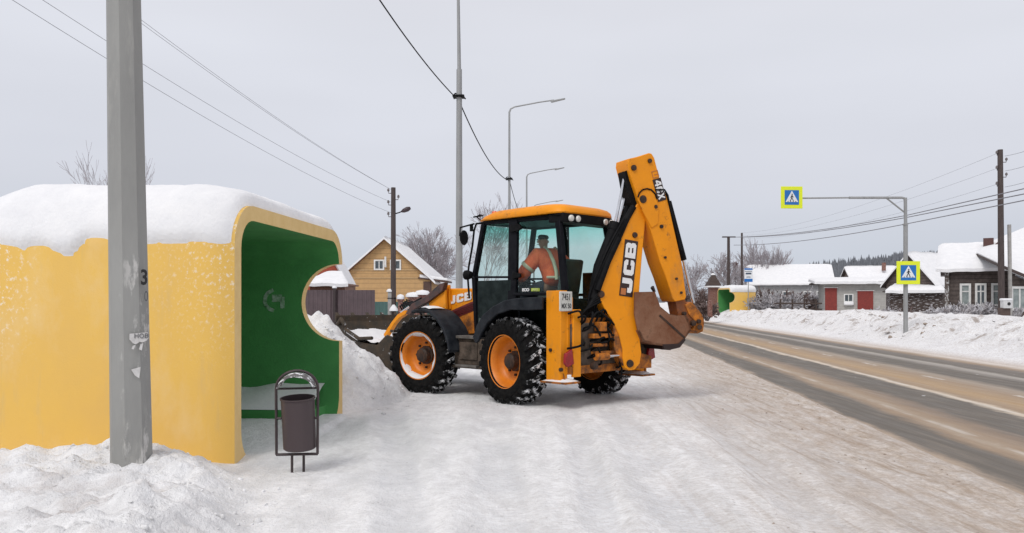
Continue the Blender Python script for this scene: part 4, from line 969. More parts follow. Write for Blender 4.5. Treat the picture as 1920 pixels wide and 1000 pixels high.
# rams on the boom's left edge
b = MB(); b.tube([bp_(1112, 560, .02), bp_(1123, 500, .02), bp_(1150, 432, .02)], .085, 12); b.tube([bp_(1150, 432, .02), bp_(1154, 418, .02)], .095, 12)
b.tube([bp_(1158, 440, .1), bp_(1188, 388, .1)], .05, 10); b.tube([bp_(1120, 545, .12), bp_(1140, 490, .12), bp_(1160, 447, .12)], .05, 10)
b.build('boom_ram', BLK, EX, smooth=50)
b = MB(); b.tube([bp_(1151, 432, .02), bp_(1173, 322, .0)], .024, 10); b.build('ram_rod', CHROME, EX, smooth=50)
b = MB(); b.tube([bp_(1157, 428, -.08), bp_(1172, 370, -.08)], .02, 8); b.build('ram_rod', CHROME, EX, smooth=50)
b = MB()
for k in range(4):
    b.tube(crv([bp_(1108 + 3 * k, 600, .0), bp_(1104 + 5 * k, 560, .05), bp_(1117 + 4 * k, 520, .1), bp_(1140 + 5 * k, 465, .12), bp_(1170 + 3 * k, 410, .13)]), .02, 6)
for k in range(5):
    b.tube(crv([bp_(1128, 545 + 5 * k, .1), bp_(1112 - 3 * k, 560 + 5 * k, .08), bp_(1102 - 4 * k, 585 + 4 * k, .0), bp_(1090, 612, 0), bp_(1100 + 8 * k, 625, 0)]), .02, 6)
b.build('boom_hoses', BLK, EX, smooth=60)
# bucket ram on the back of the dipper
b = MB(); b.tube([bp_(1253, 378, .0), bp_(1282, 488, .0)], .05, 12); b.build('dipper_ram', BLK, EX, smooth=50)
b = MB(); b.tube([bp_(1281, 486, .0), bp_(1300, 568, .0)], .028, 10); b.build('ram_rod', CHROME, EX, smooth=50)
# links and digger bucket
b = MB(); plate(b, [(1285, 572), (1296, 566), (1306, 576), (1318, 592), (1321, 606), (1318, 622), (1308, 626), (1300, 618), (1303, 602), (1292, 590)], -.14, .14); b.build('tipping_link', YELD, EX, bevel=.008)
b = MB(); plate(b, [(1266, 562), (1284, 560), (1292, 580), (1302, 600), (1298, 614), (1286, 606), (1272, 592)], -.12, .12); b.build('bucket_link', mat('dark_orange_steel', (.30, .085, .01)), EX, bevel=.008)
for X, Y, r_ in ((1310, 603, .035), (1300, 606, .045), (1283, 588, .03)): b = MB(); b.lathe(bp_(X, Y, .16), NB, [(0, .03), (r_, .025), (r_, -.03)], 12); b.build('pivot_pin', GREASE, EX, smooth=50)
b = MB(); b.tube([bp_(1312, 614, -.2), bp_(1312, 614, .2)], .04, 10); b.build('pivot_pin', GREASE, EX, smooth=50)
bk = [(1190, 548), (1228, 547), (1238, 575), (1255, 589), (1272, 592), (1286, 591), (1292, 604), (1296, 619), (1284, 636), (1275, 646), (1252, 650), (1228, 646), (1205, 640), (1196, 620), (1190, 590)]
b = MB(); plate(b, bk, .16, .185); P_ = [bp_(x, y, .185) for x, y in bk]; bo = NB * -.60
b.prism([p + bo for p in P_], NB * .025)
shellp = P_[1:] ; ctrp = sum(P_, Vector()) / len(P_)
for i in range(len(shellp) - 2):
    a_, c_ = shellp[i], shellp[i + 1]; ia, ic = a_ + (ctrp - a_) * .08, c_ + (ctrp - c_) * .08
    b.prism([a_, c_, ic, ia], NB * -.60)
b.build('digger_bucket', RUST, EX, bevel=.006)
b = MB(); plate(b, [(1238, 590), (1285, 632), (1283, 635), (1236, 593)], .186, .193); b.build('bucket_seam', GREASE, EX)
b = MB(); plate(b, [(1243, 646), (1272, 645), (1284, 634), (1286, 638), (1275, 652), (1258, 656), (1246, 656)], -.42, .195)
for k in range(4):
    t1 = .18 - .19 * k; plate(b, [(1242, 648), (1256, 646), (1258, 657), (1243, 656)], t1 - .07, t1)
    plate(b, [(1228, 548), (1223, 540), (1226, 536), (1230, 547)], t1 - .06, t1)
b.build('bucket_teeth', mat('dark_steel', (.035, .02, .018), .5, .3), EX, bevel=.004)
# dipper lettering, along its right-hand edge
d0, d1 = bp_(1228, 325, .17), bp_(1241, 374, .17); dv_ = (d1 - d0).normalized()
p_ = (d0 + d1) / 2; eu = -dv_; ev = NB.cross(eu)
b = MB(); b.prism([p_ + eu * a * .235 + ev * c_ * .078 + NB * .001 for a, c_ in ((-1, -1), (.52, -1), (.52, 1), (-1, 1))], NB * .005); b.build('dipper_decal', _m['decal_black'], EX)
block_letters('4CX', basis(p_ - eu * .056 + NB * .007, -eu, -ev), .122, EX, w_=.76, gap=.10)
b = MB(); cc = p_ + eu * .19
for a0, a1, c0, c1 in ((-.05, -.04, -.06, .06), (.05, .06, -.06, .06), (-.04, .05, .05, .06), (-.04, .05, -.06, -.05), (-.005, .005, -.05, .02)): b.prism([cc + eu * a + ev * c_ + NB * .001 for a, c_ in ((a0, c0), (a1, c0), (a1, c1), (a0, c1))], NB * .005)
b.build('decal_square', _m['decal_orange'], EX)

# ------------------------------------------------------------------ driver
def skin(name, nodes, edges, m, parent, sub=2):
    me = bpy.data.meshes.new(name); me.from_pydata([n[0] for n in nodes], edges, []); o = bpy.data.objects.new(name, me); COL.objects.link(o)
    sm = o.modifiers.new('skin', 'SKIN'); sd = me.skin_vertices[0].data
    for i, n in enumerate(nodes): sd[i].radius = (n[1], n[2] if len(n) > 2 else n[1]); sd[i].use_root = (i == 0)
    s2 = o.modifiers.new('sub', 'SUBSURF'); s2.levels = sub; s2.render_levels = sub
    bpy.context.view_layer.update(); nm = bpy.data.meshes.new_from_object(o.evaluated_get(bpy.context.evaluated_depsgraph_get()))
    o.modifiers.clear(); o.data = nm; nm.materials.clear(); nm.materials.append(m); nm.shade_smooth(); o.parent = parent
    return o
SKIN = mat('skin', (.42, .23, .16), .55, col2=(.38, .20, .14)); TROU = mat('dark_trousers', (.03, .035, .05), .85)
# joints
hip = (.0, .05, 1.86); ch = (.12, .08, 2.20); nk = (.22, .10, 2.46); sl_, sr_ = (.20, .30, 2.38), (.18, -.13, 2.38)
el, er = (.42, .44, 2.08), (-.02, -.40, 2.10); hl, hr = (.58, .36, 1.93), (-.10, -.34, 1.97)
DRV = empty('person', (OX, OY, 0), R(135), 'driver in an orange high-visibility jacket seated in the cab, seen from behind', 'person')
nodes = [(hip, .17, .15), ((.06, .07, 2.02), .16, .13), (ch, .18, .14), ((.19, .09, 2.36), .12, .10), (nk, .06), ((.25, .10, 2.52), .06), ((.27, .10, 2.62), .10, .095), ((.28, .10, 2.71), .085),
         (sl_, .085), (el, .055), (hl, .035), (sr_, .085), (er, .055), (hr, .035),
         ((.30, .18, 1.86), .10), ((.60, .20, 1.72), .075), ((.66, .20, 1.28), .05), ((.30, -.06, 1.86), .10), ((.60, -.06, 1.72), .075), ((.66, -.06, 1.28), .05), ((.80, .20, 1.22), .045), ((.80, -.06, 1.22), .045)]
edges = [(0, 1), (1, 2), (2, 3), (3, 4), (4, 5), (5, 6), (6, 7), (3, 8), (8, 9), (9, 10), (3, 11), (11, 12), (12, 13), (0, 14), (14, 15), (15, 16), (0, 17), (17, 18), (18, 19), (16, 20), (19, 21)]
# fingers on both hands
for (hd, wrist, dirv, sidev) in ((hl, 10, Vector((.6, -.1, -.5)), Vector((0, 1, 0))), (hr, 13, Vector((-.1, .5, -.6)), Vector((1, 0, 0)))):
    dirv.normalize(); pc = Vector(hd) + dirv * .055; pi_ = len(nodes); nodes.append((tuple(pc), .032, .02)); edges.append((wrist, pi_))
    for k, ln_ in enumerate((.065, .078, .073, .055)):
        bse = pc + dirv * .035 + sidev * (.026 - .018 * k); m1 = bse + dirv * ln_ * .5 - Vector((0, 0, .008)); m2 = m1 + (dirv + Vector((0, 0, -.8))).normalized() * ln_ * .5
        i0 = len(nodes); nodes += [(tuple(bse), .009), (tuple(m1), .008), (tuple(m2), .007)]; edges += [(pi_, i0), (i0, i0 + 1), (i0 + 1, i0 + 2)]
    tb = pc - dirv * .01 + sidev * .04; i0 = len(nodes); nodes += [(tuple(tb), .011), (tuple(tb + dirv * .035 + sidev * .015), .009)]; edges += [(pi_, i0), (i0, i0 + 1)]
skin('body', nodes, edges, SKIN, DRV)
ORG = mat('hi_vis_orange', (.98, .19, .07), .8, col2=(.80, .12, .05), scale=9, bump=.6, bscale=16)
def exp(p, r): return (p, r)
skin('jacket', [((.0, .05, 1.88), .22, .20), ((.06, .07, 2.04), .23, .20), (ch, .245, .19), ((.19, .09, 2.35), .17, .15), ((.22, .10, 2.49), .105), (sl_, .15), (el, .115), ((.54, .38, 1.96), .085), (sr_, .15), (er, .115), ((-.07, -.36, 1.99), .075)],
     [(0, 1), (1, 2), (2, 3), (3, 4), (3, 5), (5, 6), (6, 7), (3, 8), (8, 9), (9, 10)], ORG, DRV)
skin('trousers', [((.0, .05, 1.85), .19, .16), ((.30, .18, 1.86), .12), ((.60, .20, 1.72), .095), ((.66, .20, 1.30), .07), ((.30, -.06, 1.86), .12), ((.60, -.06, 1.72), .095), ((.66, -.06, 1.30), .07)], [(0, 1), (1, 2), (2, 3), (0, 4), (4, 5), (5, 6)], TROU, DRV)
skin('hair', [((.25, .10, 2.64), .108, .10), ((.27, .10, 2.715), .10, .095), ((.265, .10, 2.745), .07)], [(0, 1), (1, 2)], mat('dark_cap', (.035, .035, .04), .8), DRV)
REF = mat('reflective_stripe', (.62, .58, .42), .5)
for a_, b_ in ((sl_, el), (sr_, er)):
    a_, b_ = Vector(a_), Vector(b_); c_ = a_.lerp(b_, .62); x_, y_, z_ = frame(b_ - a_); b = MB(); b.lathe(c_, b_ - a_, [(.126, -.03), (.130, -.02), (.130, .025), (.126, .03)], 18); b.build('stripe', REF, DRV, smooth=60)
for y0 in (.22, -.03):
    b = MB(); b.tube([(-.145, y0, 1.98), (-.13, y0, 2.12), (-.075, y0 * .98 + .01, 2.28), (.02, y0 * .95 + .01, 2.43), (.13, y0, 2.52)], .032, 6); b.build('stripe', REF, DRV, smooth=60)
b = MB(); b.tube([(-.15 + .12 * (abs(a) / 90) ** 2 * 1.2, .08 + .22 * math.sin(R(a)), 2.02) for a in range(-90, 91, 15)], .022, 6)
b.build('stripe', REF, DRV, smooth=60)
# face
b = MB(); hc = Vector((.28, .10, 2.64))
b.lathe(hc + Vector((.105, 0, -.01)), (1, 0, -.3), [(.018, -.02), (.014, .015), (0, .025)], 8); b.build('nose', SKIN, DRV, smooth=60)
for sy in (1, -1):
    b = MB(); b.lathe(hc + Vector((-.015, sy * .098, -.01)), (0, sy, 0), [(.0, 0), (.028, 0), (.026, .014), (0, .016)], 10); b.build('ear', SKIN, DRV, smooth=60)
    b = MB(); b.lathe(hc + Vector((.088, sy * .035, .02)), (1, 0, 0), [(.012, -.01), (.011, .008), (0, .01)], 8); b.build('eye', mat('eye_dark', (.02, .02, .02), .3), DRV, smooth=60)
b = MB(); b.bar(hc + Vector((.092, -.025, -.06)), hc + Vector((.092, .025, -.06)), .012, .01); b.build('mouth', mat('lip', (.3, .11, .09), .5), DRV)
# ------------------------------------------------------------------ houses
ROOFSNOW = SNOW
TRIM = mat('white_trim', (.72, .72, .70), .6)
PANE_DK = mat('window_dark', (.06, .075, .085), .12, col2=(.10, .12, .13), scale=2)
LOG = mat('dark_logs', (.040, .027, .022), .85, col2=(.075, .052, .043), scale=5, stretch=(1, 1, 7))
def wallmat(name, col, col2, period, axis=2, groove=.55):
    m = mat(name, col, .85, col2=col2, scale=4)
    t = m.node_tree; b = t.nodes['Principled BSDF']; src = b.inputs['Base Color'].links[0].from_socket
    c = t.nodes.new('ShaderNodeTexCoord'); s = t.nodes.new('ShaderNodeSeparateXYZ'); t.links.new(c.outputs['Object'], s.inputs[0])
    d = t.nodes.new('ShaderNodeMath'); d.operation = 'DIVIDE'; t.links.new(s.outputs[axis], d.inputs[0]); d.inputs[1].default_value = period
    f = t.nodes.new('ShaderNodeMath'); f.operation = 'FRACT'; t.links.new(d.outputs[0], f.inputs[0])
    g = t.nodes.new('ShaderNodeMath'); g.operation = 'LESS_THAN'; t.links.new(f.outputs[0], g.inputs[0]); g.inputs[1].default_value = .16
    g2 = t.nodes.new('ShaderNodeMath'); g2.operation = 'MULTIPLY'; t.links.new(g.outputs[0], g2.inputs[0]); g2.inputs[1].default_value = groove
    mx = t.nodes.new('ShaderNodeMix'); mx.data_type = 'RGBA'; t.links.new(g2.outputs[0], mx.inputs[0]); t.links.new(src, mx.inputs[6]); mx.inputs[7].default_value = (*[x * .3 for x in col], 1)
    t.links.new(mx.outputs[2], b.inputs['Base Color'])
    return m
def snow_slab(name, c00, c10, c11, c01, th, parent, seed=0, drop=.0, nu=26, nv=12):
    """lumpy snow lying on a roof slope given by its four corners (eave a, eave b, ridge b, ridge a)"""
    c00, c10, c11, c01 = map(Vector, (c00, c10, c11, c01)); nrm = (c10 - c00).cross(c01 - c00).normalized()
    if nrm.z < 0: nrm = -nrm
    V = []; F = []
    for i in range(nu):
        for j in range(nv):
            s, q = i / (nu - 1), j / (nv - 1); p = c00.lerp(c10, s).lerp(c01.lerp(c11, s), q)
            ed = min(1, (min(s, 1 - s) * (nu - 1)) / 1.5) * min(1, (q * (nv - 1)) / 1.5); ed = ed ** .5
            n_ = float(fbm(np.array([p.x]), np.array([p.y + p.z]), 1.1, 3, 100 + seed)[0])
            T = th * (.25 + .75 * ed) * (1 + .6 * n_)
            if j == 0: p = p + Vector((0, 0, -.10 * max(0, n_) * 2 - .03))
            V.append(p + Vector((0, 0, T)))
    for i in range(nu - 1):
        for j in range(nv - 1): a = i * nv + j; F.append((a, a + nv, a + nv + 1, a + 1))
    n = len(V)
    # skirt down to the roof
    rim = [i * nv for i in range(nu)] + [(nu - 1) * nv + j for j in range(1, nv)] + [i * nv + nv - 1 for i in range(nu - 2, -1, -1)] + [j for j in range(nv - 2, 0, -1)]
    for k in rim: V.append(V[k] - Vector((0, 0, th * .95)))
    for k in range(len(rim)): F.append((rim[k], rim[(k + 1) % len(rim)], n + (k + 1) % len(rim), n + k))
    return mesh_obj(name, V, F, ROOFSNOW, parent, smooth=60)
def window(parent, x, z, w_, h, y, fr=.07, mull=1, pane=PANE_DK, frm=TRIM, face='front', trans=None):
    """window set in the wall plane y = const (front) or x = const (side)"""
    def P(a, b_, c): return (a, b_, c) if face == 'front' else (b_, a, c)
    def D(a, b_, c): return (a, b_, c) if face == 'front' else (b_, a, c)
    sg = -1
    f = MB(); yo = y + sg * .04
    f.box(P(x - w_ / 2, yo, z), D(fr, .08, h + fr)); f.box(P(x + w_ / 2, yo, z), D(fr, .08, h + fr)); f.box(P(x, yo, z + h / 2), D(w_ - fr, .08, fr)); f.box(P(x, yo, z - h / 2), D(w_ - fr, .08, fr))
    for k in range(mull): f.box(P(x - w_ / 2 + w_ * (k + 1) / (mull + 1), yo + .01, z), D(fr * .6, .05, h - fr))
    if trans: f.box(P(x, yo + .012, z + trans), D(w_ - fr, .04, fr * .6))
    fo = f.build('window', frm, parent)
    p = MB(); p.box(P(x, y - .012, z), D(w_ - fr, .02, h - fr)); p.build('pane', pane, fo)
    return fo
def gable_house(name, label, loc, rz, Lx, Dy, zb, wh, rh, wm, gable_front=True, ov=.5, th=.28, roofm=None, seed=0, cat='house', group=None, under=None):
    """gable_front: gable wall faces -y, ridge along y. otherwise eave wall faces -y, ridge along x. origin at front wall centre"""
    root = empty(name, loc, rz, label, cat, group)
    roofm = roofm or mat('roof_board', (.07, .05, .045), .8)
    x = Lx / 2; w_ = MB(); z0, z1 = zb, zb + wh
    if gable_front:
        w_.prism([(-x, 0, z0), (x, 0, z0), (x, 0, z1), (0, 0, z1 + rh), (-x, 0, z1)], (0, Dy, 0))
    else:
        w_.prism([(-x, 0, z0), (-x, Dy, z0), (-x, Dy, z1), (-x, Dy / 2, z1 + rh), (-x, 0, z1)], (Lx, 0, 0))
    w_.build('wall', wm, root)
    r = MB(); t_ = .10
    if gable_front:
        sl_ = rh / x; e_ = ov
        for sx_ in (-1, 1):
            r.prism([(0, -e_, z1 + rh + .02), (sx_ * (x + e_), -e_, z1 - e_ * sl_ + .02), (sx_ * (x + e_), -e_, z1 - e_ * sl_ + .02 + t_), (0, -e_, z1 + rh + .02 + t_)], (0, Dy + 2 * e_, 0))
        ro = r.build('roof', roofm, root)
        for sx_ in (-1, 1):
            z_e, z_r = z1 - e_ * sl_ + .13, z1 + rh + .13
            snow_slab('roof_snow', (sx_ * (x + e_ + .04), -e_ - .04, z_e), (sx_ * (x + e_ + .04), Dy + e_, z_e), (0, Dy + e_, z_r), (0, -e_ - .04, z_r), th, ro, seed)
    else:
        y = Dy / 2; sl_ = rh / y; e_ = ov
        for sy in (-1, 1):
            ye = y + sy * (y + e_)
            r.prism([(-x - e_, y, z1 + rh + .02), (-x - e_, ye, z1 - e_ * sl_ + .02), (-x - e_, ye, z1 - e_ * sl_ + .02 + t_), (-x - e_, y, z1 + rh + .02 + t_)], (Lx + 2 * e_, 0, 0))
        ro = r.build('roof', roofm, root)
        for sy in (-1, 1):
            ye = y + sy * (y + e_ + .04); z_e, z_r = z1 - e_ * sl_ + .13, z1 + rh + .13
            snow_slab('roof_snow', (-x - e_ - .04, ye, z_e), (x + e_ + .04, ye, z_e), (x + e_ + .04, y, z_r), (-x - e_ - .04, y, z_r), th, ro, seed + sy)
    root['ro'] = ro.name
    return root

# yellow gabled house on the left
HD = 55.0
WY = wallmat('yellow_siding', (.50, .31, .135), (.42, .26, .12), .34, groove=.35)
x_, y_, z_ = at(722, 573, HD)
hY = gable_house('gable_house', 'yellow timber house with a snowy steep roof and two small white windows under the gable', (x_, y_, 0), R(-2), 6.2, 9.5, .2, 3.15, 2.72, WY, True, .35, .15, mat('brown_roof_edge', (.22, .11, .07), .7), 3)
hz = CAM_H - (497 - HOR) / 1500 * HD
window(hY, at(711, 0, HD)[0] - x_, hz, .62, .62, 0, .10, 1); window(hY, at(742, 0, HD)[0] - x_, hz, .66, .62, 0, .10, 1)
b = MB(); fx_ = at(724, 0, HD)[0] - x_; b.tube([(fx_, -.25, hz - .15), (fx_, -.25, hz + .55)], .07, 8); b.tube([(fx_, 0, hz - .12), (fx_, -.25, hz - .12)], .06, 8); b.build('flue_pipe', TRIM, hY, smooth=40)
b = MB()
for zz in (-.35, -.9): b.box((0, -.03, hz + zz), (4.6, .05, .06))
b.build('trim_board', mat('pale_board', (.52, .36, .19), .8), hY)
b = MB(); b.prism([(2.3, -.1, 3.4), (4.3, -.1, 3.15), (4.3, -.1, 3.25), (2.3, -.1, 3.5)], (0, 3.0, 0)); b.box((2.9, .2, 2.4), (.5, .5, 1.6)); b.build('porch', mat('porch_brown', (.09, .05, .04), .8), hY)
b = MB(); b.prism([(2.4, -.12, 3.47), (4.3, -.12, 3.25), (4.3, -.12, 3.42), (2.4, -.12, 3.7)], (0, 3.0, 0)); b.build('porch_snow', SNOW, hY, bevel=.05)

# red-roofed house left of it
RD = 44.0
x_, y_, _ = at(590, 0, RD)
REDR = mat('orange_red_roof', (.36, .07, .03), .7, col2=(.28, .05, .025), scale=5)
root = empty('red_roof_house', (x_, y_, 0), 0, 'house with a steep orange-red gable showing behind the brown fence and the shelter notch', 'house')
xr = at(606, 0, RD)[0] - x_; xe = at(652, 0, RD)[0] - x_; zt = CAM_H - (455 - HOR) / 1500 * RD; ze = CAM_H - (533 - HOR) / 1500 * RD
b = MB(); b.prism([(-xe * 1.2, 0, .3), (xe * .9, 0, .3), (xe * .9, 0, ze), (xr, 0, zt), (-xe * .8, 0, ze)], (0, 2, 0)); b.build('wall', REDR, root)
b = MB(); b.prism([(xr, -.35, zt + .05), (xe, -.35, ze - .1), (xe, -.35, ze + .03), (xr, -.35, zt + .2)], (0, 2.7, 0)); b.prism([(xr, -.35, zt + .05), (-xe, -.35, ze - .2), (-xe, -.35, ze - .07), (xr, -.35, zt + .2)], (0, 2.7, 0)); b.build('roof', mat('pale_barge', (.45, .36, .36), .7), root)
snow_slab('roof_snow', (xe + .02, -.3, ze + .04), (xe + .02, 2.3, ze + .04), (xr, 2.3, zt + .2), (xr, -.3, zt + .2), .05, root, 7)
# small lean-to with snow in front of it
s_x0, s_x1 = at(572, 0, 38)[0], at(650, 0, 38)[0]
root = empty('lean_to_roof', ((s_x0 + s_x1) / 2, 38, 0), 0, 'low snow-covered lean-to roof just above the brown fence beside the shelter notch', 'shed')
hw = (s_x1 - s_x0) / 2; ztop = CAM_H - (512 - HOR) / 1500 * 39.5; zbt = CAM_H - (535 - HOR) / 1500 * 38
b = MB(); b.box((0, 1.6, zbt / 2 + .1), (2 * hw - .3, 2.6, zbt - .1)); b.build('wall', _m['brown_roof_edge'], root)
b = MB(); b.prism([(-hw, -.1, zbt), (hw, -.1, zbt), (hw, -.1, zbt + .08), (-hw, -.1, zbt + .08)], (0, 3.1, 0)); b.build('roof', _m['brown_roof_edge'], root)
snow_slab('roof_snow', (-hw - .1, -.15, zbt + .1), (hw + .1, -.15, zbt + .1), (hw * .2, 2.9, ztop), (-hw * .6, 2.9, ztop), .16, root, 9)

# corrugated fences
def corr_fence(label, x0, x1, y, z0, z1, m, postm, posts, name='metal_fence', pitch=.2, y1=None, group=None):
    root = empty(name, ((x0 + x1) / 2, y, 0), 0, label, 'fence', group); cx = (x0 + x1) / 2; y1 = y if y1 is None else y1
    V = []; F = []; n = int((x1 - x0) / pitch * 4); ph = (0, .03, .03, 0)
    for i in range(n + 1):
        x = x0 + (x1 - x0) * i / n; yy = (y1 - y) * (x - x0) / (x1 - x0)
        for z in (z0, z1): V += [(x - cx, yy + ph[i % 4] * 1.0, z), (x - cx, yy + ph[i % 4] + .012, z)]
    for i in range(n):
        a = i * 4; F += [(a, a + 4, a + 6, a + 2), (a + 1, a + 3, a + 7, a + 5), (a + 2, a + 6, a + 7, a + 3)]
    mesh_obj('panel', V, F, m, root)
    for px_ in posts:
        b = MB(); yy = (y1 - y) * (px_ - x0) / (x1 - x0); b.box((px_ - cx, yy - .08, (z0 + z1) / 2 + .03), (.12, .12, z1 - z0 + .1)); b.build('post', postm, root)
        sn = MB(); sn.lathe((px_ - cx, yy - .08, z1 + .08), (0, 0, 1), [(.10, 0), (.11, .05), (.07, .10), (0, .12)], 10); sn.build('post_snow', SNOW, root, smooth=60)
    return root
BF = mat('brown_sheet', (.075, .052, .056), .45, .1, col2=(.10, .07, .075), scale=2)
TF = mat('teal_sheet', (.075, .15, .14), .5, .1, col2=(.10, .19, .175), scale=2)
PB = mat('post_brown', (.03, .018, .018), .6)
fx0 = at(703, 0, 36)[0]
corr_fence('tall dark brown corrugated metal fence seen through the notch of the shelter', -17, fx0, 36, .1, CAM_H - (544 - HOR) / 1500 * 36, BF, PB, [at(628, 0, 36)[0], -10.6, -13.4])
b = MB()
tx0, tx1 = at(700, 0, 40)[0], at(870, 0, 40)[0]
corr_fence('low teal corrugated metal fence in front of the yellow house', tx0, tx1 + 5, 40, .1, CAM_H - (566 - HOR) / 1500 * 40, TF, mat('post_teal', (.05, .10, .10), .6), [at(p, 0, 40)[0] for p in (752, 808, 850)])
# snow-capped brick gate pillars
BRK = mat('pillar_brick', (.16, .06, .05), .9, col2=(.26, .16, .13), scale=14, contrast=(.45, .55))
for px_, py_, lb in ((775, 556, 'left brick gate pillar capped with snow above the digger wheel'), (792, 552, 'right brick gate pillar capped with snow next to the loader arm'), (751, 560, 'thin brick pillar with a snow cap right of the wooden lamp pole')):
    X_, Y_, Z_ = at(px_, py_, 38)
    root = empty('gate_pillar', (X_, Y_, 0), 0, lb, 'pillar', 'snow-capped brick pillars by the teal fence')
    wd = .42 if px_ != 751 else .22
    b = MB(); b.box((0, 0, Z_ / 2 - .05), (wd, wd, Z_ - .1)); b.box((0, 0, Z_ - .07), (wd + .1, wd + .1, .08)); b.build('column', BRK, root, bevel=.01)
    b = MB(); b.lathe((0, 0, Z_ - .03), (0, 0, 1), [(.36 * wd / .42, 0), (.37 * wd / .42, .08), (.28 * wd / .42, .19), (0, .24)], 14); b.build('snow_cap', SNOW, root, smooth=60)

# ------------------------------------------------------------------ wooden poles and wires
WOODP = mat('weathered_wood', (.085, .065, .06), .9, col2=(.05, .038, .036), scale=6, stretch=(4, 4, .4))
CONC = mat('concrete', (.36, .35, .33), .85, col2=(.27, .26, .25), scale=6)
WHTI = mat('insulator', (.12, .10, .10), .4)
def wood_pole(px_, D, ytop, label, z0=.2, r=.12, insul=(), lamp=False, stub=False, lean=0, crossbar=None, group='wooden utility poles'):
    X_, Y_, Zt = at(px_, ytop, D); root = empty('utility_pole', (X_, Y_, 0), 0, label, 'pole', group)
    b = MB(); b.tube([(0, 0, z0), (lean, 0, Zt)], [r, r * .78], 12); b.build('pole', WOODP, root, smooth=40)
    for (sx_, zy) in insul:
        z = CAM_H - (zy - HOR) / 1500 * D; i = MB(); i.tube([(0, 0, z - .12), (sx_ * .22, 0, z - .12), (sx_ * .24, 0, z)], .016 * D / 30, 6); i.lathe((sx_ * .24, 0, z - .02), (0, 0, 1), [(0, 0), (.055 * D / 35, 0), (.045 * D / 35, .10), (.02, .13), (0, .14)], 8); i.build('insulator', WHTI, root, smooth=60)
    if stub:
        b = MB(); b.box((-.16, -.02, 1.0), (.18, .2, 2.0 + .4)); b.build('concrete_stub', CONC, root, bevel=.02)
        for zz in (1.05, 1.9): s_ = MB(); s_.tube([(-.27, -.13, zz), (.14, -.13, zz), (.14, .13, zz), (-.27, .13, zz), (-.27, -.13, zz)], .018, 5); s_.build('binding_wire', BLK, root)
        b = MB(); b.lathe((-.17, -.02, 2.2), (0, 0, 1), [(.15, 0), (.16, .06), (.08, .14), (0, .15)], 10); b.lathe((.04, -.16, 1.30), (0, 0, 1), [(.22, 0), (.2, .1), (.05, .3), (0, .3)], 10); b.build('snow_cap', SNOW, root, smooth=60)
        b = MB(); b.box((.0, -.25, .85), (.28, .16, .40)); b.build('meter_box', mat('box_white', (.6, .6, .6), .6), root, bevel=.02)
    if lamp:
        z = CAM_H - (402 - HOR) / 1500 * D; b = MB(); b.tube([(0, 0, z), (.28, 0, z + .08), (.42, 0, z + .14)], .03, 6); b.build('lamp_arm', BLK, root)
        b = MB(); b.lathe((.38, 0, z + .12), (.9, 0, .38), [(.04, 0), (.10, .12), (.12, .32), (.07, .46), (0, .48)], 10); b.build('lamp_head', mat('lamp_dark', (.05, .03, .035), .5), root, smooth=60)
    if crossbar:
        b = MB(); b.box((0, -.12, Zt - .05), (crossbar, .12, .14)); b.build('crossbar', WOODP, root)
    return X_, Y_, Zt
wood_pole(737.5, 38, 352, 'weathered wooden pole with a small street lamp in front of the yellow house', 0, .14, insul=((-1, 358), (1, 370), (-1, 380), (-1, 402)), lamp=True, stub=True, lean=.0)
ax_, ay_, az_ = at(-100, -150, 14)
root = empty('utility_pole', (ax_ - .2, 14, 0), 0, 'wooden pole carrying the four wires, outside the left edge of the picture', 'pole', 'wooden utility poles')
b = MB(); b.tube([(0, 0, 0), (0, 0, az_ + .3)], [.14, .11], 12); b.build('pole', WOODP, root, smooth=40)
for (y0, y1, lb) in ((-78, 400, 'lowest thin wire rising from the lamp pole to the upper left'), (-118, 380, 'second thin wire rising from the lamp pole to the upper left'), (-232, 357, 'third thin wire, lower of the close pair, rising to the upper left'), (-243, 357, 'topmost thin wire, upper of the close pair, rising to the upper left')):
    p0 = at(-100, y0, 14); p1 = at(735 if y1 != 357 else 736, y1, 38)
    cable('wire', sagline(p0, p1, .35, 24), .0065, lb, 'thin wires to the wooden lamp pole', mat('wire_grey', (.22, .22, .24), .6), 4)
PX, PY, PZ = wood_pole(1878, 40, 281, 'tall dark wooden pole at the right with insulators on both sides', .6, .155, insul=((-1, 287), (1, 300), (-1, 315), (1, 328), (-1, 345)), lean=-.07)
b = MB(); b.tube([(PX + .45, PY, .6), (PX + .38, PY, 5.6)], .09, 10); tag(b.build('support_pole', CONC, smooth=40), 'short grey concrete prop standing right behind the tall wooden pole', 'pole')
TX, TY, TZ = wood_pole(1366, 90, 444, 'distant wooden pole shaped like a T behind the small shelter', .6, .20, crossbar=1.5)
QX, QY, QZ = wood_pole(1391, 95, 437, 'distant plain thin wooden pole behind the blue stop sign', .6, .15)
WG = _m['wire_grey']
for (ya, yb, dx_, lb) in ((404, 345, 0, 'uppermost of the three thick cables crossing behind the zebra sign arm'), (408, 356, .3, 'middle one of the three thick cables crossing behind the zebra sign arm'), (420, 368, .6, 'lowest of the three thick cables crossing behind the zebra sign arm')):
    pm = at(1700, ya, 50); far = (TX + dx_, TY, TZ - .05 - (.9 if ya == 420 else 0)); near = at(1960, yb, 34)
    cable('power_cable', sagline(far, pm, .35, 16) + sagline(pm, near, .0, 4)[1:], .026, lb, 'thick cables on the far side of the road', WG, 4)
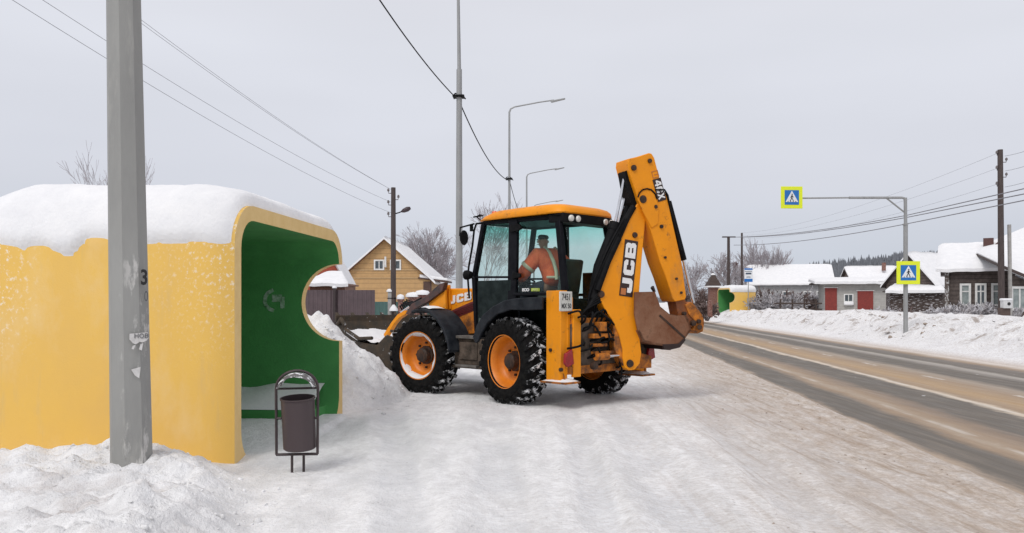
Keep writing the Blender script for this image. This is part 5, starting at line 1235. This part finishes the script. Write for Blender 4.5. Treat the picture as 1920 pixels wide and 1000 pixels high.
for k, zy in enumerate((287, 315, 345)):
    cable('wire', sagline((QX, QY, QZ - .3 * k), at(1872, zy, 40), .8, 20), .006, ('topmost', 'middle', 'lowest')[k] + ' thin wire from the left side of the tall wooden pole into the distance', 'thin wires from the right wooden pole', WG, 4)
    cable('wire', sagline(at(1884, zy - 6 + 12 * 1, 40), at(2010, zy - 38, 26), .1, 8), .009, ('topmost', 'middle', 'lowest')[k] + ' short thin wire leaving the tall wooden pole at the right edge', 'thin wires at the right edge', WG, 4)

# ------------------------------------------------------------------ pedestrian crossing signs on their mast
BLUE = mat('sign_blue', (.010, .13, .42), .4, col2=(.012, .15, .46)); LIME = mat('sign_lime', (.72, .80, .02), .5, col2=(.68, .76, .02)); SWH = mat('sign_white', (.78, .80, .82), .5)
def crossing_sign(name, px_, py_, D, size, label, rz=0):
    X_, Y_, Z_ = at(px_, py_, D); root = empty(name, (X_, Y_ - .16, Z_), rz, label, 'road sign', 'pedestrian crossing signs')
    h = size / 2; b = MB(); b.box((0, .012, 0), (size, .024, size)); b.build('backing', LIME, root, bevel=.01)
    q = h * .66; b = MB(); b.box((0, -.004, 0), (2 * q, .006, 2 * q)); b.build('blue_field', BLUE, root)
    b = MB(); b.prism([(-q * .88, -.008, -q * .62), (q * .88, -.008, -q * .62), (0, -.008, q * .92)], (0, -.004, 0)); b.build('triangle', SWH, root)
    f = MB(); k = q
    def pl(pts, wd):
        for (a, c_) in zip(pts[:-1], pts[1:]): f.bar((a[0] * k, -.014, a[1] * k), (c_[0] * k, -.014, c_[1] * k), wd * k, .004, (0, 1, 0))
    pl([(.02, .30), (-.02, -.08)], .17); pl([(-.02, -.05), (-.14, -.32), (-.26, -.50)], .10); pl([(-.02, -.05), (.12, -.28), (.20, -.50)], .10)
    pl([(.02, .26), (-.14, .10), (-.22, -.04)], .07); pl([(.02, .26), (.15, .10), (.24, .0)], .07)
    f.lathe((.03 * k, -.012, .42 * k), (0, -1, 0), [(.085 * k, 0), (.085 * k, .004), (0, .004)], 12)
    f.build('walking_figure', BLKP, root)
    z_ = MB()
    for i in range(4): z_.box((-.54 * k + i * .36 * k, -.0135, -.55 * k), (.16 * k, .003, .07 * k))
    z_.build('zebra_bars', BLKP, root)
    return root
D_ = 32
crossing_sign('crossing_sign', 1482, 371.5, D_, .88, 'lime-edged blue pedestrian crossing sign hanging at the end of the long arm', R(3))
crossing_sign('crossing_sign', 1699.5, 512, D_, .92, 'lime-edged blue pedestrian crossing sign fixed low on the grey mast', R(-2))
mx_ = at(1698, 0, D_)[0]; ztop = at(0, 371, D_)[2]
root = empty('sign_mast', (mx_, D_, 0), 0, 'grey steel mast with a long horizontal arm over the road holding the crossing signs', 'sign post')
b = MB(); zj = at(0, 422, D_)[2]; b.tube([(0, 0, .3), (0, 0, zj)], .085, 12); b.tube([(0, 0, zj), (-.01, 0, zj + .06)], .11, 12); b.tube([(0, 0, zj), (-.01, 0, ztop)], .065, 10); b.build('mast', STEEL, root, smooth=40)
b = MB(); xa = at(1502, 0, D_)[0] - mx_; xb = at(1592, 0, D_)[0] - mx_; b.tube([(-.01, 0, ztop - .12), (-.06, 0, ztop - .02), (-.15, 0, ztop), (xb, 0, ztop)], .05, 8); b.tube([(xb, 0, ztop), (xa - .2, 0, ztop - .02)], .032, 8)
b.tube([(0, 0, ztop - .62), (-.76, 0, ztop - .02)], .032, 6); b.build('arm', STEEL, root, smooth=40)

# bus stop sign by the far shelter
X_, Y_, _ = at(1403, 0, 78); root = empty('bus_stop_sign', (X_, Y_, 0), 0, 'blue and white bus stop sign on a thin post in front of the distant shelter', 'road sign')
b = MB(); b.tube([(0, 0, .6), (0, 0, 4.9)], .045, 8); b.build('post', STEEL, root, smooth=40)
zc = CAM_H - (516 - HOR) / 1500 * 78; b = MB(); b.box((0, -.06, zc), (.80, .04, 1.35)); b.build('panel', SWH, root, bevel=.01)
b = MB(); b.box((0, -.084, zc - .52), (.80, .006, .30)); b.box((0, -.084, zc + .58), (.80, .006, .16)); b.build('blue_band', BLUE, root)
b = MB(); b.box((0, -.0845, zc + .14), (.55, .006, .16)); b.box((0, -.0845, zc - .2), (.4, .006, .07)); b.box((0, -.0845, zc + .34), (.7, .006, .05)); b.build('bus_pictogram', mat('sign_dark', (.06, .08, .12), .6), root)

# ------------------------------------------------------------------ buildings across the road
# pale brick barn with red doors
BD = 73.0
BRW = wallmat('pale_brick', (.42, .41, .385), (.34, .33, .31), .16, groove=.3)
xl, xr2 = at(1550, 0, BD)[0], at(1673, 0, BD)[0]; zt = at(0, 531, BD)[2]
root = empty('brick_barn', ((xl + xr2) / 2, BD, 0), R(-16), 'long low pale brick barn with two red doors behind the snow bank', 'barn'); hw = (xr2 - xl) / 2
b = MB(); b.box((0, 3, zt / 2), (2 * hw, 6, zt)); b.build('wall', BRW, root)
b = MB(); b.box((-.3, 2.9, zt + .07), (2 * hw + 1.1, 7, .14)); b.build('roof', mat('roof_board', (.07, .05, .045), .8), root)
snow_slab('roof_snow', (-hw - .9, -.65, zt + .12), (hw + .3, -.65, zt + .12), (hw + .3, 6.4, zt + .55), (-hw - .9, 6.4, zt + .50), .24, root, 12, nu=50)
RDD = mat('red_door', (.24, .035, .025), .7, col2=(.17, .025, .02), scale=7)
for pa, pb, pt in ((1551, 1572, 540), (1608, 1635, 546)):
    xa, xb = at(pa, 0, BD)[0] - (xl + xr2) / 2, at(pb, 0, BD)[0] - (xl + xr2) / 2; zz = at(0, pt, BD)[2]; b = MB(); b.box(((xa + xb) / 2, -.05, zz / 2 + .3), (xb - xa, .08, zz - .6)); d_o = b.build('door', RDD, root)
    b = MB(); b.box(((xa + xb) / 2, -.02, zz + .04), (xb - xa + .2, .1, .09)); b.build('lintel', TRIM, d_o)
wx = at(1592.5, 0, BD)[0] - (xl + xr2) / 2; zz = at(0, 559, BD)[2]
window(root, wx, zz, .72, .66, 0, .1, 1)
b = MB(); b.box((wx, -.16, zz - .5), (.85, .3, .34)); b.build('sill_snow', SNOW, root, bevel=.1)
# house with the broad snowy roof (left)
GW = wallmat('grey_boards', (.40, .40, .40), (.30, .30, .31), .25, groove=.3)
x0, x1 = at(1412, 0, 95)[0], at(1552, 0, 95)[0]
h1 = gable_house('village_house', 'long pale house under a broad white roof behind the bushes and the small shelter', ((x0 + x1) / 2, 95, 0), R(-16), x1 - x0, 8, .5, 3.75, 2.1, GW, False, .5, .16, None, 21)
for px_ in (1440, 1475, 1512, 1535): window(h1, at(px_, 0, 95)[0] - (x0 + x1) / 2, 2.7, .8, 1.0, 0, .12, 1)
# house behind the barn
x0, x1 = at(1606, 0, 88)[0], at(1692, 0, 88)[0]
h2 = gable_house('village_house', 'small dark-gabled house with a snowy roof rising behind the pale barn', ((x0 + x1) / 2, 88, 0), R(-8), x1 - x0, 6.5, .5, 3.3, 2.0, mat('brown_boards', (.12, .09, .075), .85, stretch=(1, 1, 5), scale=5), False, .3, .16, None, 25)
b = MB(); b.box((1.0, 1.8, 5.9), (.35, .35, .9)); b.build('chimney', BRK, h2)
# log house on the right
LD = 47.0
x0, x1 = at(1779, 0, LD)[0], at(1893, 0, LD)[0]; zt = at(0, 503, LD)[2]
LOGW = wallmat('log_wall', (.060, .046, .040), (.12, .095, .085), .24, groove=.6)
h3 = gable_house('log_house', 'dark log house with three white-framed windows beside the tall wooden pole', ((x0 + x1) / 2, LD, 0), R(-30), x1 - x0, 7.5, .5, zt - .5, 1.45, LOGW, False, .42, .2, None, 31)
cx = (x0 + x1) / 2
CUR = mat('curtain_pane', (.30, .34, .33), .3, col2=(.16, .19, .19), scale=3)
for k, px_ in enumerate((1813.5, 1838.5, 1864.5)):
    window(h3, at(px_, 0, LD)[0] - cx, at(0, 553, LD)[2], .46, 1.22, 0, .12, 0 if k != 1 else 1, PANE_DK if k == 1 else CUR, trans=.2)
for px_, ww in ((1783, .22), (1890, .16)): b = MB(); b.box((at(px_, 0, LD)[0] - cx, -.08, 2.2), (ww, .2, 3.3)); b.build('corner_logs', mat('frosted_logs', (.10, .08, .07), .9, col2=(.5, .5, .5), scale=9, contrast=(.5, .6)), h3)
b = MB(); b.box((at(1852, 0, LD)[0] - cx, 2.6, 5.35), (.55, .5, .65)); b.prism([(at(1858, 0, LD)[0] - cx, 2.2, 5.1), (at(1870, 0, LD)[0] - cx, 2.2, 5.5), (at(1872, 0, LD)[0] - cx, 2.2, 5.2)], (0, 1, 0)); b.build('chimney', mat('chimney_brick', (.10, .05, .045), .9), h3)
# barn roof sloping behind the log house to the left
h4 = gable_house('log_barn', 'dark barn with a large snowy roof joined to the left of the log house', (at(1706, 0, 62)[0], 62, 0), R(-58), 3.9, 9, .5, 2.8, 2.2, LOGW, True, .3, .16, None, 35)
# open shed
x0, x1 = at(1673, 0, 60)[0], at(1762, 0, 60)[0]; zt = at(0, 547, 60)[2]
root = empty('log_shed', ((x0 + x1) / 2, 60, 0), R(-20), 'low log shed with snow on its roof behind the crossing sign mast', 'shed'); hw = (x1 - x0) / 2
b = MB(); b.box((0, 1.5, zt / 2), (2 * hw, 3, zt)); b.build('wall', mat('frosted_log_wall', (.05, .035, .03), .9, col2=(.42, .41, .42), scale=3.2, stretch=(1, 1, 4), contrast=(.54, .62)), root)
b = MB(); b.box((0, 1.4, zt + .05), (2 * hw + .5, 3.6, .1)); b.build('roof', LOG, root)
snow_slab('roof_snow', (-hw - .35, -.45, zt + .08), (hw + .2, -.45, zt + .08), (hw + .2, 3.1, zt + .55), (-hw * .7, 3.1, zt + .55), .22, root, 39)
# big gable wing at the right edge
x0 = at(1894, 0, 42)[0]
h5 = empty('side_house', (x0 + 2.2, 42, 0), 0, 'house at the right edge with a big white roof slope and a pale window', 'house')
def rel(px_, py_, D): X_, Y_, Z_ = at(px_, py_, D); return Vector((X_ - x0 - 2.2, Y_ - 42, Z_))
c0, c1, c2, c3 = rel(1882, 499, 41.6), rel(2020, 556, 41.6), rel(2020, 396, 50), rel(1822, 471, 50)
b = MB(); b.prism([(-2.3, 0, .5), (1.0, 0, .5), (1.0, 0, c1.z - .1), (-2.3, 0, c0.z - .35)], (4.2, 6, 0)); b.build('wall', LOGW, h5)
b = MB(); dz_ = Vector((0, 0, -.07)); b.bar(c0 + dz_, c1 + dz_, .14, .14); b.bar(c0 + dz_, c3 + dz_, .14, .12); ro = b.build('roof', _m['roof_board'], h5); snow_slab('roof_snow', c0, c1, c2, c3, .2, ro, 41)
window(h5, at(1911, 0, 42)[0] - x0 - 2.2, at(0, 560, 42)[2], .85, 1.15, 0, .12, 1, CUR)

# small hut with a pointed roof left of the far shelter
X_, Y_, _ = at(1337, 0, 84); root = empty('pointed_hut', (X_, Y_, 0), 0, 'small brick gatehouse with a dark pointed roof left of the distant shelter', 'hut')
b = MB(); b.box((0, 0, 1.9), (.85, .85, 3.2)); b.build('wall', BRK, root)
b = MB(); b.add([(-.72, -.72, 3.62), (.72, -.72, 3.62), (.72, .72, 3.62), (-.72, .72, 3.62), (-.16, -.16, 4.75), (.16, -.16, 4.75), (.16, .16, 4.75), (-.16, .16, 4.75)], [(0, 1, 5, 4), (1, 2, 6, 5), (2, 3, 7, 6), (3, 0, 4, 7), (4, 5, 6, 7), (0, 3, 2, 1)]); b.build('roof', LOG, root)
b = MB(); b.box((0, 0, 3.52), (1.5, 1.5, .16)); b.lathe((0, 0, 4.75), (0, 0, 1), [(.25, 0), (.22, .12), (0, .2)], 8); b.build('roof_snow', SNOW, root, bevel=.04)
b = MB(); X_, Y_, Z_ = at(1331, 567, 70); b.box((X_, Y_, Z_ / 2 + .3), (.35, .35, Z_ - .6)); b.lathe((X_, Y_, Z_), (0, 0, 1), [(.2, 0), (.2, .1), (0, .16)], 8); tag(b.build('gate_stub', BRK), 'short brown brick stub poking out of the snow left of the distant shelter', 'post')
X_, Y_, _ = at(1379, 0, 100); Z1 = at(0, 499, 100)[2]; root = empty('box_on_post', (X_, Y_, 0), 0, 'small dark square birdhouse-like box on a post behind the T-shaped pole', 'box')
b = MB(); b.tube([(0, 0, .5), (0, 0, Z1)], .06, 6); b.build('post', WOODP, root); b = MB(); b.box((0, 0, Z1), (.55, .4, .55)); b.prism([(-.35, -.25, Z1 + .28), (.35, -.25, Z1 + .28), (0, -.25, Z1 + .5)], (0, .5, 0)); b.build('box', mat('chimney_brick', (.10, .05, .045), .9), root)

# rail fence between bushes and barn
X0, Y0, _ = at(1508, 0, 74); root = empty('rail_fence', (X0, Y0, 0), 0, 'dark wooden rail fence between the bushes and the pale barn', 'fence')
for k in range(4):
    b = MB(); b.box((-1.1 * 2 + 1.1 * k, 0, 1.2), (.13, .13, 1.9)); b.build('post', LOG, root)
b = MB(); b.box((-.6, -.09, 1.75), (4.4, .06, .14)); b.box((-.6, -.09, 1.2), (4.4, .06, .12)); b.build('rail', LOG, root)
# white box on a post before the log house
X_, Y_, Z_ = at(1885, 570, 38); root = empty('meter_box', (X_, Y_, 0), 0, 'white snow-topped meter box on a brown post in front of the tall wooden pole', 'box')
b = MB(); b.box((0, .1, .95), (.45, .3, 1.0)); b.build('post', mat('brown_stump', (.10, .07, .06), .9), root, bevel=.02); b = MB(); b.box((.04, 0, Z_ - .02), (.40, .3, .38)); b.build('case', mat('box_white', (.6, .6, .6), .6), root, bevel=.02)
b = MB(); b.box((.03, 0, Z_ + .20), (.46, .36, .12)); b.build('snow_cap', SNOW, root, bevel=.05); b = MB(); b.lathe((.08, -.155, Z_), (0, -1, 0), [(0, .01), (.08, .008), (.08, 0)], 12); b.build('dial', BLKP, root)

# ------------------------------------------------------------------ bare trees and frosted bushes
BARK = mat('bare_bark', (.13, .105, .105), .9, col2=(.17, .14, .14), scale=6)
TWIG = mat('frosty_hazy_twigs', (.24, .20, .21), .9, col2=(.44, .42, .44), scale=1.5)  # frost on the twigs, lightened further with haze put into the colour
TWD = mat('brown_twigs', (.13, .085, .075), .9, col2=(.22, .17, .16), scale=2)
FROST = mat('snowy_twigs', (.60, .60, .63), .9, col2=(.28, .25, .25), scale=3)
def tree(name, label, X_, Y_, z0, h, seed, cat='tree', levels=5, r0=.09, spread=.5, nbr=3, twig=TWIG, rmin=.012, group=None, trunks=1, sp0=.18, up=.25, lw=.74, wide=None):
    rnd = random.Random(seed); root = empty(name, (X_, Y_, z0), 0, label, cat, group); T = MB(); C = MB()
    def grow(p, d, ln, r, lv):
        pts = [p]; rs = [r]; q = p.copy(); dd = d.copy(); n = 3 if lv > 1 else 2
        for i in range(n):
            dd = (dd + Vector((rnd.gauss(0, .10), rnd.gauss(0, .10), rnd.gauss(0, .05) + up * .12))).normalized(); q = q + dd * ln / n; pts.append(q.copy()); rs.append(max(rmin, r * (1 - .4 * (i + 1) / n)))
        (T if lv >= levels - 0 else C).tube(pts, rs, 6 if lv >= levels - 1 else 3, cap=False)
        if lv <= 0: return
        nb = nbr + (1 if lv >= levels - 1 else 0)
        for k in range(nb):
            f = rnd.uniform(.35, 1.0) if k else 1.0; i = min(n - 1, int(f * n)); bp0 = pts[i].lerp(pts[i + 1], f * n - i) if f < 1 else pts[-1]
            a = rnd.uniform(0, 6.283); sp = spread * rnd.uniform(.6, 1.25); x, y, z = frame(dd); nd_ = (z * math.cos(sp) + (x * math.cos(a) + y * math.sin(a)) * math.sin(sp) + Vector((0, 0, up * .35))).normalized()
            grow(bp0, nd_, ln * rnd.uniform(lw - .12, lw + .08), rs[-1] * .72, lv - 1)
    for k in range(trunks):
        a = rnd.uniform(0, 6.283); d = Vector((math.cos(a) * sp0, math.sin(a) * sp0, 1)).normalized() if trunks > 1 else Vector((0, 0, 1))
        grow(Vector((rnd.gauss(0, .15) if trunks > 1 else 0, rnd.gauss(0, .15) if trunks > 1 else 0, -.3)), d, h * .31 * (rnd.uniform(.8, 1.1) if trunks > 1 else 1), r0, levels)
    mz = max(v.z for v in C.v + T.v); kz = h / mz
    rr_ = sorted(math.hypot(v.x, v.y) for v in C.v); kx = kz if wide is None else wide / rr_[int(len(rr_) * .99)]
    for q_ in (T, C):
        for v in q_.v: v.x *= kx; v.y *= kx; v.z *= kz
    if T.v: T.build('trunk', BARK, root, smooth=60)
    C.build('crown', twig, root, smooth=60)
    return root
def T(px_, D, ytop, z0=.3): X_, Y_, Z_ = at(px_, ytop, D); return X_, Y_, z0, Z_ - z0
G1 = 'bare trees behind the yellow house'; G2 = 'bare trees across the road'
X_, Y_, z0, h = T(815, 72, 405); tree('bare_tree', 'bushy bare tree right behind the yellow house roof, left of the nearest lamp post', X_, Y_, z0, h * .95, 3, levels=6, r0=.13, rmin=.013, spread=.5, group=G1, sp0=.25, trunks=2)
X_, Y_, z0, h = T(785, 76, 430); tree('bare_tree', 'lower bare tree between the yellow house roof and the bushy tree', X_, Y_, z0, h * .92, 4, levels=6, r0=.11, rmin=.013, spread=.5, group=G1)
X_, Y_, z0, h = T(905, 60, 358); tree('bare_tree', 'thin bare tree rising between the nearest lamp post and the cab roof', X_, Y_, z0, h * 1.0, 8, levels=6, r0=.11, rmin=.010, spread=.42, group=G1)
X_, Y_, z0, h = T(218, 26, 287); tree('bare_tree', 'twiggy top of a bare tree showing behind the grey pole, above the shelter roof', X_, Y_, z0, h, 12, levels=6, r0=.06, rmin=.006, spread=.42, trunks=5, sp0=.22, wide=1.75)
for (px_, D, yt, sd, lv, sp_, lb, tr_) in ((1352, 98, 462, 21, 5, .6, 'low wide bare tree just left of the T-shaped pole', 2), (1425, 104, 450, 22, 6, .4, 'bare tree with slim branches right of the thin pole', 1), (1437, 100, 432, 23, 5, .22, 'tallest narrow poplar-like bare tree above the broad white roof', 3), (1405, 108, 462, 24, 5, .5, 'small bare tree between the two distant poles', 2), (1464, 112, 480, 25, 5, .5, 'faint small bare tree over the ridge of the broad white roof', 2), (1285, 96, 470, 26, 5, .5, 'bare tree beside the digger arm above the rusty bucket', 2), (1290, 110, 500, 27, 5, .55, 'dark low bare tree right behind the digger linkage', 3)):
    X_, Y_, z0, h = T(px_, D, yt, .6); tree('bare_tree', lb, X_, Y_, z0, h * .95, sd, levels=lv, r0=.11, rmin=.019, spread=sp_, trunks=tr_, sp0=.12 if sp_ < .3 else .35, group=G2, nbr=3)
bush_spec = [(1432, 80, 535, FROST, 'frosted bush directly right of the small shelter'), (1452, 81, 528, TWD, 'brown bush, second to the right of the small shelter'), (1472, 79, 540, FROST, 'frosted bush halfway between the small shelter and the pale barn'), (1492, 81, 534, TWD, 'brown bush in front of the broad white roof, left of the rail fence'), (1520, 82, 528, FROST, 'tall frosted bush behind the rail fence'), (1540, 84, 540, FROST, 'frosted bush touching the left wall of the pale barn'),
             (1308, 88, 535, TWD, 'brown bush between the digger linkage and the pointed hut'), (1322, 72, 560, TWD, 'low dark bush beside the brown stub'), (1295, 90, 520, TWD, 'brown bush just above the rusty bucket linkage')]
for i, (px_, D, yt, m_, lb) in enumerate(bush_spec):
    X_, Y_, z0, h = T(px_, D, yt, .7); tree('bush', lb, X_, Y_, z0, h * .88, 40 + i, 'bush', levels=4, r0=.05, rmin=.024, spread=.6, trunks=7, sp0=.75, twig=m_, group='bushes across the road', up=.1)
for i, (px_, yt) in enumerate(((1797, 572), (1815, 565), (1833, 570), (1850, 566), (1866, 576))):
    X_, Y_, z0, h = T(px_, 41, yt, .85); tree('bush', ('leftmost', 'second', 'middle', 'fourth', 'rightmost')[i] + ' of the frosted white shrubs under the windows of the log house', X_, Y_, z0, h * .95 + .1, 60 + i, 'bush', levels=4, r0=.025, rmin=.011, spread=.55, trunks=6, sp0=.7, twig=FROST, group='frosted shrubs before the log house', up=.1)
for i, (px_, yt, D) in enumerate(((1690, 578, 50), (1742, 582, 50), (1668, 577, 52))):
    X_, Y_, z0, h = T(px_, D, yt, .85); tree('bush', ('snowy low bush left of the sign mast foot', 'snowy low bush right of the sign mast foot', 'low bush at the right end of the pale barn')[i], X_, Y_, z0, h * 1.0 + .1, 70 + i, 'bush', levels=4, r0=.025, rmin=.014, spread=.6, trunks=7, sp0=1.0, twig=(TWD, FROST, FROST)[i], group='low bushes in the bank', up=.05)

# dark conifer wood on the horizon: single trees too many and far to count
CON = mat('far_conifers', (.14, .15, .17), .95, col2=(.19, .20, .22), scale=.5)  # paled grey-blue: distance haze is mixed into the colour
b = MB(); rnd = random.Random(99)
def conifer(X_, Y_, z0, h, r):
    n = 5; k0 = rnd.uniform(0, 6)
    for i in range(4):
        zb = z0 + h * (.12 + .2 * i); rr = r * (1 - .2 * i) * rnd.uniform(.85, 1.15); V = []
        for k in range(6): a = k0 + k * 1.047 + i; V.append((X_ + rr * math.cos(a) * rnd.uniform(.8, 1.2), Y_ + rr * math.sin(a), zb - rnd.uniform(0, .06) * h))
        V.append((X_, Y_, min(z0 + h, zb + h * .42))); b.add(V, [(k, (k + 1) % 6, 6) for k in range(6)])
for i in range(2600):
    px_ = rnd.uniform(1440, 2100); D = rnd.uniform(330, 420)
    t_ = (px_ - 1440) / 330; hill = float(np.interp(px_, [1440, 1490, 1540, 1600, 1690, 1760, 2100], [3, 10, 12.5, 14.5, 17, 18, 20]))
    X_ = (px_ - 960) / 1500 * D; h = rnd.uniform(7, 11) * (1 if px_ > 1500 else .7); conifer(X_, D, 1.5 + hill * min(1, (D - 320) / 80), h, rnd.uniform(1.4, 2.2))
for i in range(500):
    px_ = rnd.uniform(700, 1440); D = rnd.uniform(420, 470); conifer((px_ - 960) / 1500 * D, D, 1.5, rnd.uniform(3, 6), rnd.uniform(1.5, 2.5))
tag(b.build('conifer_forest', CON), 'far-off dark conifer wood along the horizon behind the village roofs', 'forest', kind='stuff')
# hill under the wood
V = []; F = []; xs_ = np.linspace(80, 700, 60)
for x in xs_:
    px_ = 960 + x / 380 * 1500; hh = float(np.interp(px_, [1200, 1440, 1490, 1540, 1600, 1690, 1760, 2100], [0, 2.5, 9, 12, 14, 16.5, 17.5, 19]))
    V += [(x, 318, 1.0), (x, 360, 1 + hh * .5), (x, 400, 1 + hh), (x, 700, 1 + hh)]
for i in range(len(xs_) - 1):
    for k in range(3): a = i * 4 + k; F.append((a, a + 4, a + 5, a + 1))
tag(mesh_obj('hill', V, F, mat('far_hill', (.30, .31, .33), .9, col2=(.12, .13, .15), scale=.03), smooth=180), 'low wooded hill behind the village', kind='structure')
